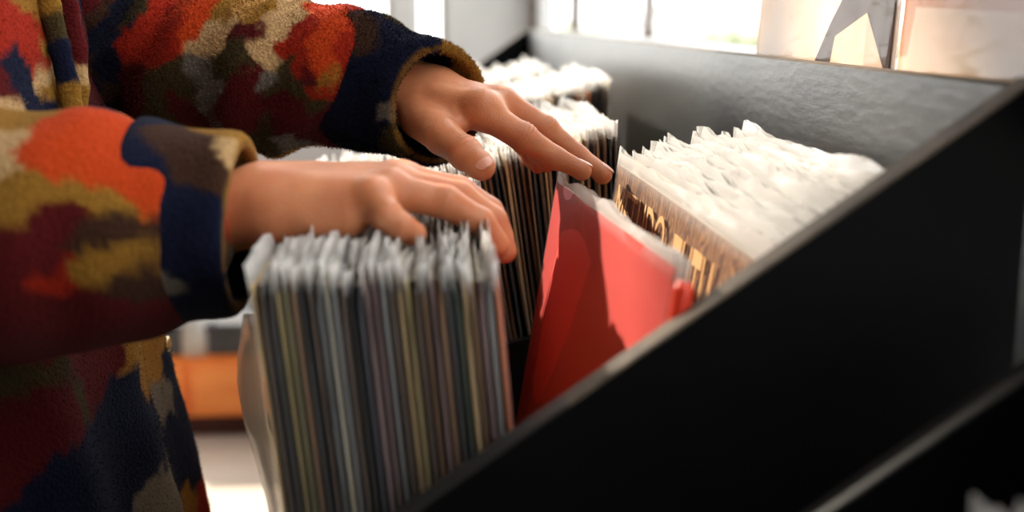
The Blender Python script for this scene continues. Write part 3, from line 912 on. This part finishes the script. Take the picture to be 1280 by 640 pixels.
HC = Vector((-.36, .90, 1.585))
def head(P):
    d = ellipsoid(P, HC + Vector((-.01, 0, .015)), (.095, .075, .105))
    d = smin(d, ellipsoid(P, HC + Vector((.02, 0, -.045)), (.062, .052, .062)), .03)     # jaw
    d = smin(d, rcone(P, HC + Vector((.082, 0, .012)), HC + Vector((.103, 0, -.022)), .008, .012), .012)   # nose
    d = smin(d, rcone(P, HC + Vector((.074, -.018, -.052)), HC + Vector((.074, .018, -.052)), .007, .007), .008)  # lips
    for s in (-1, 1):
        d = smin(d, ellipsoid(P, HC + Vector((-.012, s*.078, -.008)), (.018, .008, .030)), .006)
        d = np.maximum(d, -(np.linalg.norm(P - A(HC + Vector((.092, s*.032, .016))), axis=-1) - .014))
        d = smin(d, np.linalg.norm(P - A(HC + Vector((.070, s*.032, .014))), axis=-1) - .013, .004)
    d = smin(d, rcone(P, HC + Vector((-.03, 0, -.05)), HC + Vector((-.06, 0, -.20)), .052, .062), .02)
    return d
HM = surface_nets(head, HC - Vector((.16, .12, .24)), HC + Vector((.14, .12, .14)), .004)
person = empty('person', (-.37, .90, 0))
tag(person, 'person in patterned fleece jacket, one hand on the stack, the other touching the red album', 'person')
def shift(o): o.data.transform(Matrix.Translation((.37, -.90, 0))); return o
def legs_body(P):
    d = None
    for s in (-1, 1):
        a, k_, f_ = (-.36, .90+s*.09, .80), (-.345, .90+s*.10, .46), (-.37, .90+s*.11, .09)
        e = smin(rcone(P, a, k_, .075, .052), rcone(P, k_, f_, .05, .036), .02)
        d = e if d is None else smin(d, e, .02)
    d = smin(d, rcone(P, (-.37, .90, .86), (-.40, .90, 1.30), .10, .11), .05)
    for s in (-1, 1):
        d = smin(d, rcone(P, (-.41, .90, 1.34), (-.41, .90+s*.17, 1.36), .06, .055), .03)
    return smin(d, rcone(P, (-.40, .90, 1.3), (-.41, .90, 1.42), .08, .055), .04)
LBM = surface_nets(legs_body, (-.56, .58, .02), (-.2, 1.22, 1.5), .009)
def armcore(P):
    e1 = rcone(P, at(200,82,.93), at(470,105,.895), .036, .026); e2 = rcone(P, (-.41, 1.07, 1.36), at(120,70,.96), .048, .038)
    return np.minimum(smin(e1, rcone(P, at(120,70,.96), at(200,82,.93), .038, .036), .01), e2)
def armcore_r(P):
    return np.minimum(rcone(P, (-.41, .73, 1.36), at(-150,300,.66), .048, .04), rcone(P, at(-150,300,.66), at(230,275,.69), .04, .029))
lo, hi = bbox([at(470,105,.895), at(120,70,.96), (-.41, 1.07, 1.36)], .06); AM1 = surface_nets(armcore, lo, hi, .006)
lo, hi = bbox([at(230,275,.69), at(-150,300,.66), (-.41, .73, 1.36)], .06); AM2 = surface_nets(armcore_r, lo, hi, .006)
body = shift(mesh_np('body', [LHM, RHM, HM, LBM, AM1, AM2], M['skin'], person))

# finger nails: thin curved plates set into the finger ends
def nail(tip, base, normal, r, w, l, back=0.0):
    ax = (Vector(tip)-Vector(base)).normalized(); nn = Vector(normal); nn = (nn - ax*nn.dot(ax)).normalized(); sd = ax.cross(nn)
    v = []; f = []; nu, nv2 = 12, 14
    for s, rr_ in ((0, r+.0003), (1, r-.0006)):
        for j in range(nv2+1):
            t = -1 + 2*j/nv2
            wid = w*(max(0, 1-abs(t)**3.2))**.5*.98 + .0002
            for i in range(nu+1):
                u = -1 + 2*i/nu; a = u*wid/r
                drop = .0012*max(0, t)**2
                v.append(Vector(tip) + ax*(t*l - back) + nn*((rr_-drop)*math.cos(a)) + sd*((rr_-drop)*math.sin(a)))
    K = (nu+1)*(nv2+1)
    for s in (0, 1):
        for j in range(nv2):
            for i in range(nu):
                q = [s*K+j*(nu+1)+i, s*K+j*(nu+1)+i+1, s*K+(j+1)*(nu+1)+i+1, s*K+(j+1)*(nu+1)+i]
                f.append(q if s == 0 else q[::-1])
    for j in range(nv2):
        for i in (0, nu): f.append([j*(nu+1)+i, (j+1)*(nu+1)+i, K+(j+1)*(nu+1)+i, K+j*(nu+1)+i])
    for i in range(nu):
        for j in (0, nv2): f.append([j*(nu+1)+i, j*(nu+1)+i+1, K+j*(nu+1)+i+1, K+j*(nu+1)+i])
    return shift(mesh('fingernail', v, f, M['nail'], body))
bodybvh = None
p, r = LH['thumb']; nail(p[3], p[2], cam_up*.38 + cam_b*.92 + cam_r*.2, r[3]+.0006, .0066, .0068, -.0006)
p, r = LH['index']; nail(p[3], p[2], cam_up*.9 + cam_r*.35, r[3]+.0002, .0048, .0055, -.001)
p, r = LH['middle']; nail(p[3], p[2], cam_up*.9 + cam_r*.35, r[3]+.0002, .0050, .0058, -.001)

# --------------------------------------------------------------- jacket
fold_dir = (cam_r*.78 - cam_up*.62)
fd2 = (cam_r*.95 - cam_up*.3)
def folds(P, dr, wl, amp, seed):
    q = P @ A(dr)
    n1 = vnoise(P, .075, seed); n2 = vnoise(P, .12, seed+1)
    return amp*(.55+.45*n2)*np.sin(q*2*PI/wl + 2.6*n1) + .0012*vnoise(P, .022, seed+2)
FA = J([(448,98,.888,43), (395,93,.893,52), (330,92,.900,58), (240,80,.918,56), (140,62,.950,60)])
FB = [(Vector(FA[0][-1])), Vector((-.40, 1.08, 1.33))]
FC0_, FC1_ = at(452,99,.888), at(548,131,.872)
def sleeve_far(P):
    d = None
    for i in range(len(FA[0])-1):
        e = rcone(P, FA[0][i], FA[0][i+1], FA[1][i], FA[1][i+1]); d = e if d is None else smin(d, e, .012)
    d = smin(d, rcone(P, FB[0], FB[1], .060, .075), .02)
    ax = A((FC1_-FC0_).normalized()); d = np.maximum(d, (P - A(FC0_)) @ ax - .022)
    return d + folds(P, fold_dir, .050, .0062, 21)
NA = J([(172,289,.680,57), (110,290,.672,66), (0,292,.662,67), (-150,300,.655,68)])
def sleeve_near(P):
    d = None
    for i in range(len(NA[0])-1):
        e = rcone(P, NA[0][i], NA[0][i+1], NA[1][i], NA[1][i+1]); d = e if d is None else smin(d, e, .012)
    d = smin(d, rcone(P, NA[0][-1], (-.41, .73, 1.33), .068, .078), .02)
    return d + folds(P, fd2, .07, .004, 31)
TS = [(.60, -.362, .185, .27), (.70, -.360, .178, .262), (.755, -.362, .170, .255), (.85, -.364, .155, .24), (.92, -.368, .158, .23), (1.0, -.376, .155, .225),
      (1.1, -.385, .147, .215), (1.22, -.40, .14, .215), (1.32, -.41, .125, .21), (1.40, -.41, .10, .15), (1.45, -.41, .08, .085)]
def torso(P):
    d = sections(P, TS)
    d = smin(d, rcone(P, (-.41, .74, 1.335), (-.41, 1.06, 1.335), .075, .075), .05)
    x0 = rcone(P, (-.41, .90, 1.40), (-.40, .90, 1.49), .075, .085)           # stand-up collar
    d = smin(d, np.maximum(np.abs(x0) - .006, P[..., 2]-1.485), .012)
    q = P @ A(Vector((0, .35, 1)))
    return d + .006*np.sin(P[..., 1]*2*PI/.13 + 3*vnoise(P, .16, 8) + q*6) * np.clip((1.1 - P[..., 2])*3, .2, 1) + .0014*vnoise(P, .022, 9)
lo, hi = bbox(list(FA[0]) + [FB[1]], .085); JM1 = surface_nets(sleeve_far, lo, hi, .0024)
lo, hi = bbox(list(NA[0]) + [(-.41, .73, 1.33)], .09); JM2 = surface_nets(sleeve_near, lo, hi, .0042)
JM3 = surface_nets(torso, (-.60, .58, .59), (-.11, 1.22, 1.50), .0048)

def cuff_fn(c0, c1, r0, r1, th, P, sq=None, seed=0, tilt=None):
    a, b = A(c0), A(c1); ax = (b-a)/np.linalg.norm(b-a); L_ = float(np.linalg.norm(b-a))
    q = P - a; s = q @ ax; rd = q - s[..., None]*ax
    if tilt is not None: s = s + rd @ A(tilt)
    rl = np.linalg.norm(rd, axis=-1)
    R = r0 + (r1-r0)*np.clip(s/L_, 0, 1) + .0022*vnoise(P, .03, seed) + .004*np.exp(-((s)/.008)**2)*0
    R = R + .0035*np.exp(-((s - L_*.90)/.012)**2) + .0035*np.exp(-((s-.006)/.014)**2)
    w = np.stack([np.abs(rl - R) - th, np.abs(s - L_/2) - L_/2], -1)
    m = np.maximum(w[..., 0], w[..., 1]); rnd = .0035
    w2 = np.maximum(w + rnd, 0)
    return np.minimum(m + rnd, 0)*1.0 + np.linalg.norm(w2, axis=-1) - rnd + .0004*vnoise(P, .009, seed+1)
FC0, FC1 = at(452,99,.888), at(548,131,.872)
TF = cam_b*.5
cf = lambda P: cuff_fn(FC0, FC1, .0435, .0375, .004, P, seed=40, tilt=TF)
lo, hi = bbox([FC0, FC1], .058); CM1 = surface_nets(cf, lo, hi, .0018)
NC0, NC1 = at(170,289,.680), at(306,280,.680)
cn = lambda P: cuff_fn(NC0, NC1, .0545, .0435, .005, P, seed=50, tilt=cam_up*-.12)
lo, hi = bbox([NC0, NC1], .068); CM2 = surface_nets(cn, lo, hi, .003)
def ribbon(pts, rad, seed):
    fn = lambda P: seg_chain(P, pts, rad, k=.004, sq=(cam_b + cam_up*.1, 1.7)) + .001*vnoise(P, .02, seed)
    lo, hi = bbox(pts, .03); return surface_nets(fn, lo, hi, .0026)
PL1 = ribbon([at(48,-60,.80), at(62,10,.80), at(74,60,.80), at(86,110,.802), at(94,160,.80)], [.0075]*5, 61)
PL2 = ribbon([at(76,-60,.83), at(86,10,.83), at(95,60,.83), at(99,110,.83), at(96,160,.83)], [.007]*5, 62)

RED, ORG, MAR, MUS, TAN, OLI, NAV, GRY, BLK, DBR = (164,42,24), (204,70,28), (92,26,28), (158,112,44), (206,166,116), (72,60,36), (26,30,52), (120,112,102), (16,18,30), (70,46,34)
seedlist = {
 'far': [(NAV,[(125,40),(140,70),(112,110),(150,20),(118,145),(128,88),(106,60)]), (DBR,[(118,22),(132,118),(108,98)]), (OLI,[(172,8),(180,145),(200,120),(225,95),(240,112),(212,150)]),
   (MAR,[(108,8),(160,130),(165,105),(225,135),(240,142),(150,150)]), (RED,[(190,10),(180,50),(195,75),(205,35),(170,80),(215,60),(222,20)]), (ORG,[(240,28),(258,14),(246,48),(232,12)]),
   (TAN,[(266,44),(257,60),(275,32),(331,56),(345,40),(353,19),(372,4),(336,72)]), (MUS,[(280,14),(300,4),(325,10),(403,97),(335,12)]), (RED,[(462,60),(455,40),(448,70)]), (MAR,[(310,30),(322,42),(305,95),(300,112),(290,128),(315,130),(312,150),(270,150)]),
   (OLI,[(292,60),(300,78),(275,78),(345,92),(335,118),(372,110),(394,131),(319,178),(360,88),(330,160)]), (GRY,[(250,90),(325,105),(265,135),(275,120),(356,175),(253,75)]),
   (RED,[(375,47),(368,62),(450,25),(380,30),(406,112),(395,112),(376,82),(438,45)]), (ORG,[(425,17),(406,9),(425,47),(400,75),(396,60),(410,30),(436,28)]),
   (MAR,[(362,134),(387,156),(418,156),(372,165),(410,140),(345,140),(348,160),(385,90)])],
 'near': [(ORG,[(60,168),(110,158),(140,195),(90,195),(40,190),(152,235),(110,220),(70,208),(155,170)]), (TAN,[(4,188),(8,215)]),
   (MUS,[(14,152),(30,245),(60,238),(90,228),(104,242),(20,262),(4,272),(122,258),(142,254),(120,325),(150,320),(140,336),(100,332)]),
   (MAR,[(50,290),(80,280),(28,310),(60,330),(10,340),(40,380),(100,380),(140,392),(60,410),(130,420),(5,300)]), (RED,[(76,336),(60,350)]), (DBR,[(120,290),(142,280),(152,296),(96,300),(150,352)])],
 'torso': [(RED,[(20,25),(45,50),(55,75),(25,65),(30,40),(10,50),(40,85),(50,30)]), (MUS,[(37,7),(47,20),(58,45),(55,118),(67,110),(30,0)]), (NAV,[(12,80),(30,117),(15,92),(24,104),(58,135),(35,125)]), (MAR,[(5,108),(3,95)]), (TAN,[(60,95),(48,102),(8,125)]),
   (MAR,[(20,440),(100,440),(130,450),(60,430),(140,425),(120,470),(30,520),(60,500),(90,510),(20,560)]), (OLI,[(60,480),(20,480),(100,490)]), (MUS,[(179,425),(195,453),(176,458),(203,418),(190,440),(165,440),(236,634),(230,625)]),
   (NAV,[(167,476),(213,433),(214,460),(183,522),(228,555),(244,595),(160,540),(122,575),(80,620),(200,560),(215,530),(225,600),(150,610),(190,590),(140,500),(214,480)]), (GRY,[(203,490),(208,506),(200,622),(210,612)]), (RED,[(258,626),(262,640)])],
 'cuff_far': [(NAV,[(470,80),(460,120),(450,150),(490,60),(510,80),(530,100),(520,130),(480,110),(500,150),(540,70),(470,160),(555,75),(495,100),(525,60)]), (DBR,[(463,46)]), (NAV,[(500,45),(512,62),(520,50),(478,45),(485,90),(515,110),(470,140),(480,165),(455,100),(465,75),(535,110)]), (GRY,[(489,140)]), (OLI,[(497,176)]), (MUS,[(570,70),(575,80)])],
 'cuff_near': [(NAV,[(190,200),(240,260),(200,280),(280,285),(300,300),(220,330),(180,230),(260,340),(240,380),(180,390),(290,340),(190,320)]), (DBR,[(218,190),(250,200),(268,214),(235,185)]), (TAN,[(290,198),(297,228),(293,245),(283,188)]), (MUS,[(309,195),(312,225),(306,180)]), (GRY,[(186,350)])],
 'pl1': [(MUS,[(56,-20),(62,10)]), (OLI,[(66,22),(70,42)]), (NAV,[(78,70),(84,95),(74,56)]), (MUS,[(90,120),(95,150)])],
 'pl2': [(MAR,[(80,-20),(86,15),(94,50),(96,70)]), (TAN,[(98,90)]), (MUS,[(98,120),(97,150)])]}
ORIG = Vector((0, 0, CAMZ))
DYE = .60
def paint(parts, names, fill, cell, warp, seed, rim=None, stretch=None):
    V_ = np.concatenate([p[0] for p in parts]); o = 0; fs = []
    for v_, f_ in parts: fs.append(f_+o); o += len(v_)
    bvh = BVHTree.FromPolygons([tuple(x) for x in V_], [tuple(int(i) for i in q) for q in np.concatenate(fs)])
    S_, Cc = [], []
    for nme in names:
        for c, pts in seedlist[nme]:
            for x, y in pts:
                h = bvh.ray_cast(ORIG, ray(x, y).normalized())
                if h[0] is not None: S_.append(list(h[0])); Cc.append(lin(c)[:3])
    S_ = np.array(S_); Cc = np.array(Cc); r2 = np.random.default_rng(seed)
    lo_, hi_ = V_.min(0), V_.max(0); ng = np.maximum(2, ((hi_-lo_)/cell).astype(int))
    g_ = lo_ + (r2.random((int(ng.prod()), 3)))*(hi_-lo_)
    far = np.array([np.min(np.linalg.norm(S_-q, axis=1)) > cell*1.05 for q in g_]); g_ = g_[far]
    gc = np.array([lin(fill[i])[:3] for i in r2.integers(0, len(fill), len(g_))]).reshape(-1, 3)
    S_ = np.concatenate([S_, g_]); Cc = np.concatenate([Cc, gc])
    W_ = V_ + warp*np.stack([vnoise(V_, .02, seed+k) for k in range(3)], -1) + warp*.45*np.stack([vnoise(V_, .007, seed+9+k) for k in range(3)], -1) + .0016*np.stack([vnoise(V_, .0025, seed+19+k) for k in range(3)], -1)
    if stretch is not None:
        sd_ = A(Vector(stretch[0]).normalized()); S_ = S_ + np.outer(S_ @ sd_, sd_)*(stretch[1]-1); W_ = W_ + np.outer(W_ @ sd_, sd_)*(stretch[1]-1)
    out_ = np.empty((len(V_), 3))
    for i in range(0, len(V_), 20000):
        D_ = np.linalg.norm(W_[i:i+20000, None] - S_[None], axis=2)
        k2 = np.argpartition(D_, 1, axis=1)[:, :2]; dd = np.take_along_axis(D_, k2, 1)
        srt = np.argsort(dd, axis=1); k2 = np.take_along_axis(k2, srt, 1); dd = np.take_along_axis(dd, srt, 1)
        m_ = np.clip(.5 - (dd[:, 1]-dd[:, 0])/.006, 0, .5)[:, None]
        out_[i:i+20000] = Cc[k2[:, 0]]*(1-m_) + Cc[k2[:, 1]]*m_
    if rim is not None:
        a, b, col_, t0, tl_ = rim; a, b = A(a), A(b); ax = (b-a)/np.linalg.norm(b-a); s = (V_-a) @ ax; s = (s + (V_-a-s[:, None]*ax) @ A(tl_))/np.linalg.norm(b-a)
        rd = (V_-a) - ((V_-a) @ ax)[:, None]*ax
        m_ = np.clip((s - t0)/.02, 0, 1)[:, None]*(np.array([vnoise(V_, .012, 77)]).T > -.55)
        out_ = out_*(1-m_) + np.array(lin(col_)[:3])*m_
    return out_*DYE
ALLC = [RED, MAR, MUS, NAV, OLI, ORG, NAV, TAN, MAR, GRY]
jat = np.concatenate([paint([JM1], ['far'], ALLC, .035, .009, 100, stretch=(cam_up + cam_r*.55, .68)), paint([JM2], ['near'], ALLC, .05, .006, 200), paint([JM3], ['torso'], ALLC, .06, .009, 300)])
jacket = shift(mesh_np('jacket', [JM1, JM2, JM3], M['fleece'], person, attr=jat))
cuffobj = shift(mesh_np('cuff', [CM1], M['fleece'], jacket, attr=paint([CM1], ['cuff_far'], [NAV, NAV, BLK, NAV, OLI], .03, .005, 400, rim=(FC0, FC1, MUS, .985, TF))))
shift(mesh_np('cuff', [CM2], M['fleece'], jacket, attr=paint([CM2], ['cuff_near'], [NAV, BLK, NAV], .035, .005, 500, rim=(NC0, NC1, MUS, .985, cam_up*-.12))))
shift(mesh_np('placket', [PL1, PL2], M['fleece'], jacket, attr=np.concatenate([paint([PL1], ['pl1'], [MUS, NAV], .05, .003, 600), paint([PL2], ['pl2'], [MAR], .05, .003, 700)])))
# snap fastener on the jacket edge
_jb = BVHTree.FromPolygons([tuple(x) for x in JM3[0]], [tuple(int(i) for i in q) for q in JM3[1]])
for _x in range(222, 190, -1):
    _h = _jb.ray_cast(ORIG, ray(_x, 430).normalized())
    if _h[0] is not None: break
sp = _h[0]
b = MB(); b.lathe([(0, .0035), (.004, .0035), (.0065, .002), (.007, 0), (0, 0)], (0, 0, 0), 20)
sn = b.build('snap_button', M['steel'], jacket, True); sn.data.transform(Matrix.Translation(sp) @ Matrix.Rotation(PI/2, 4, 'Y')); shift(sn)
# trousers, shoes, hair
M['denim'] = pbr('dark_denim', (24,28,42), (34,40,58), 90, .85, .0006, 300)
M['shoe'] = pbr('dark_shoe', (36,30,28), (52,44,40), 20, .6)
M['hair'] = pbr('brown_hair', (52,34,24), (78,52,36), 30, .55, .002, 120, (6,6,1))
def trousers(P):
    d = None
    for s in (-1, 1):
        a, k_, f_ = (-.36, .90+s*.085, .84), (-.345, .90+s*.10, .46), (-.365, .90+s*.11, .12)
        e = smin(rcone(P, a, k_, .098, .07), rcone(P, k_, f_, .07, .062), .02); d = e if d is None else smin(d, e, .015)
    d = smin(d, rcone(P, (-.37, .86, .86), (-.37, .94, .86), .115, .115), .03)
    return np.maximum(d, .10 - P[..., 2]) + .002*vnoise(P, .04, 12)
shift(mesh_np('trousers', [surface_nets(trousers, (-.56, .62, .07), (-.18, 1.18, 1.02), .009)], M['denim'], person))
for s in (-1, 1):
    def shoe(P, s=s):
        y = .90 + s*.12
        d = smin(rcone(P, (-.40, y, .055), (-.22, y + s*.01, .042), .046, .036), rcone(P, (-.385, y, .06), (-.375, y, .12), .044, .048), .03)
        return np.maximum(d, .002 - P[..., 2])
    shift(mesh_np('shoe', [surface_nets(shoe, (-.50, .90+s*.12-.09, -.01), (-.13, .90+s*.12+.09, .19), .006)], M['shoe'], person))
def hair(P):
    d = ellipsoid(P, HC + Vector((-.022, 0, .025)), (.105, .088, .112))
    d = smin(d, rcone(P, HC + Vector((-.06, -.04, -.02)), HC + Vector((-.07, -.055, -.14)), .045, .035), .03)
    d = smin(d, rcone(P, HC + Vector((-.06, .04, -.02)), HC + Vector((-.07, .055, -.14)), .045, .035), .03)
    face = ellipsoid(P, HC + Vector((.09, 0, -.03)), (.085, .066, .105))
    return np.maximum(d, -face) + .002*np.sin(np.arctan2(P[..., 1]-HC.y, P[..., 0]-HC.x)*46 + 3*vnoise(P, .05, 6))
shift(mesh_np('hair', [surface_nets(hair, HC - Vector((.17, .14, .2)), HC + Vector((.12, .14, .17)), .004)], M['hair'], person))

# short pile standing off the fleece where it is seen closest to focus
def pile(parts, attrs, ids, n_, ln, wd, seed):
    r3 = np.random.default_rng(seed); VV, FF, CC_ = [], [], []; o = 0
    for (v_, f_), c_, n1 in zip(parts, attrs, n_):
        q = v_[f_]; nrm = np.cross(q[:, 1]-q[:, 0], q[:, 2]-q[:, 0]); ar = np.linalg.norm(nrm, axis=1); nrm = nrm/(ar[:, None]+1e-12)
        k = r3.choice(len(f_), n1, p=ar/ar.sum()); uv = r3.random((n1, 2, 1))
        p0 = q[k, 0]*(1-uv[:, 0])*(1-uv[:, 1]) + q[k, 1]*uv[:, 0]*(1-uv[:, 1]) + q[k, 2]*uv[:, 0]*uv[:, 1] + q[k, 3]*(1-uv[:, 0])*uv[:, 1]
        col_ = c_[f_[k, 0]]*r3.uniform(.7, 1.45, (n1, 1)); nn = nrm[k]
        d1 = nn*.75 + r3.normal(0, .6, (n1, 3)); d1 /= np.linalg.norm(d1, axis=1)[:, None]
        d2 = nn*.45 + d1*.5 + r3.normal(0, .6, (n1, 3)); d2 /= np.linalg.norm(d2, axis=1)[:, None]
        sd = np.cross(d1, r3.normal(0, 1, (n1, 3))); sd /= np.linalg.norm(sd, axis=1)[:, None]
        L_ = ln*r3.uniform(.5, 1.2, (n1, 1)); p0 = p0 - nn*.0004
        p1 = p0 + d1*L_*.5; p2 = p1 + d2*L_*.5
        vs = np.stack([p0-sd*wd, p0+sd*wd, p1+sd*wd*.9, p1-sd*wd*.9, p2+sd*wd*.35, p2-sd*wd*.35], 1).reshape(-1, 3)
        b0 = o + 6*np.arange(n1)[:, None]
        VV.append(vs); FF.append(np.concatenate([b0+np.array([[0,1,2,3]]), b0+np.array([[3,2,4,5]])])); CC_.append(np.repeat(col_, 6, axis=0)); o += len(vs)
    return [(np.concatenate(VV), np.concatenate(FF))], np.concatenate(CC_)
M['pile'] = M['fleece'].copy(); M['pile'].name = 'fleece_pile'
_b = [x for x in M['pile'].node_tree.nodes if x.type == 'BSDF_PRINCIPLED'][0]
for l_ in list(_b.inputs['Normal'].links): M['pile'].node_tree.links.remove(l_)
j1 = len(JM1[0]); j2 = len(JM2[0])
pp, pc = pile([JM1, JM3], [jat[:j1], jat[j1+j2:]], None, [150000, 130000], .0030, .00022, 5)
tag(shift(mesh_np('fleece_pile', pp, M['pile'], jacket, attr=pc)), kind='stuff')
ca = np.array([list(x.color)[:3] for x in cuffobj.data.color_attributes['pattern'].data])
pp, pc = pile([CM1], [ca], None, [60000], .0026, .00022, 6)
tag(shift(mesh_np('fleece_pile', pp, M['pile'], cuffobj, attr=pc)), kind='stuff')
#LIGHT
w = bpy.data.worlds.new('sky'); SC.world = w; w.use_nodes = True
bg = w.node_tree.nodes['Background']; bg.inputs[0].default_value = (1.0, 1.0, .985, 1); bg.inputs[1].default_value = 4.0
sd = bpy.data.lights.new('sun', 'SUN'); sun = bpy.data.objects.new('sun', sd); COL.objects.link(sun)
sd.energy = 11; sd.angle = math.radians(1.2); sd.color = (1, .9, .76)
sun.rotation_euler = Vector((-.5, .62, .5)).to_track_quat('Z', 'Y').to_euler()
sun.location = (-2, 3, 3)

SC.view_settings.view_transform = 'Standard'; SC.view_settings.look = 'None'
SC.view_settings.gamma = 1; SC.view_settings.use_curve_mapping = False
SC.view_settings.exposure = 0.3
SC.cycles.max_bounces = 10; SC.cycles.transparent_max_bounces = 40; SC.cycles.diffuse_bounces = 5
SC.cycles.caustics_reflective = False; SC.cycles.caustics_refractive = False
SC.cycles.sample_clamp_indirect = 8
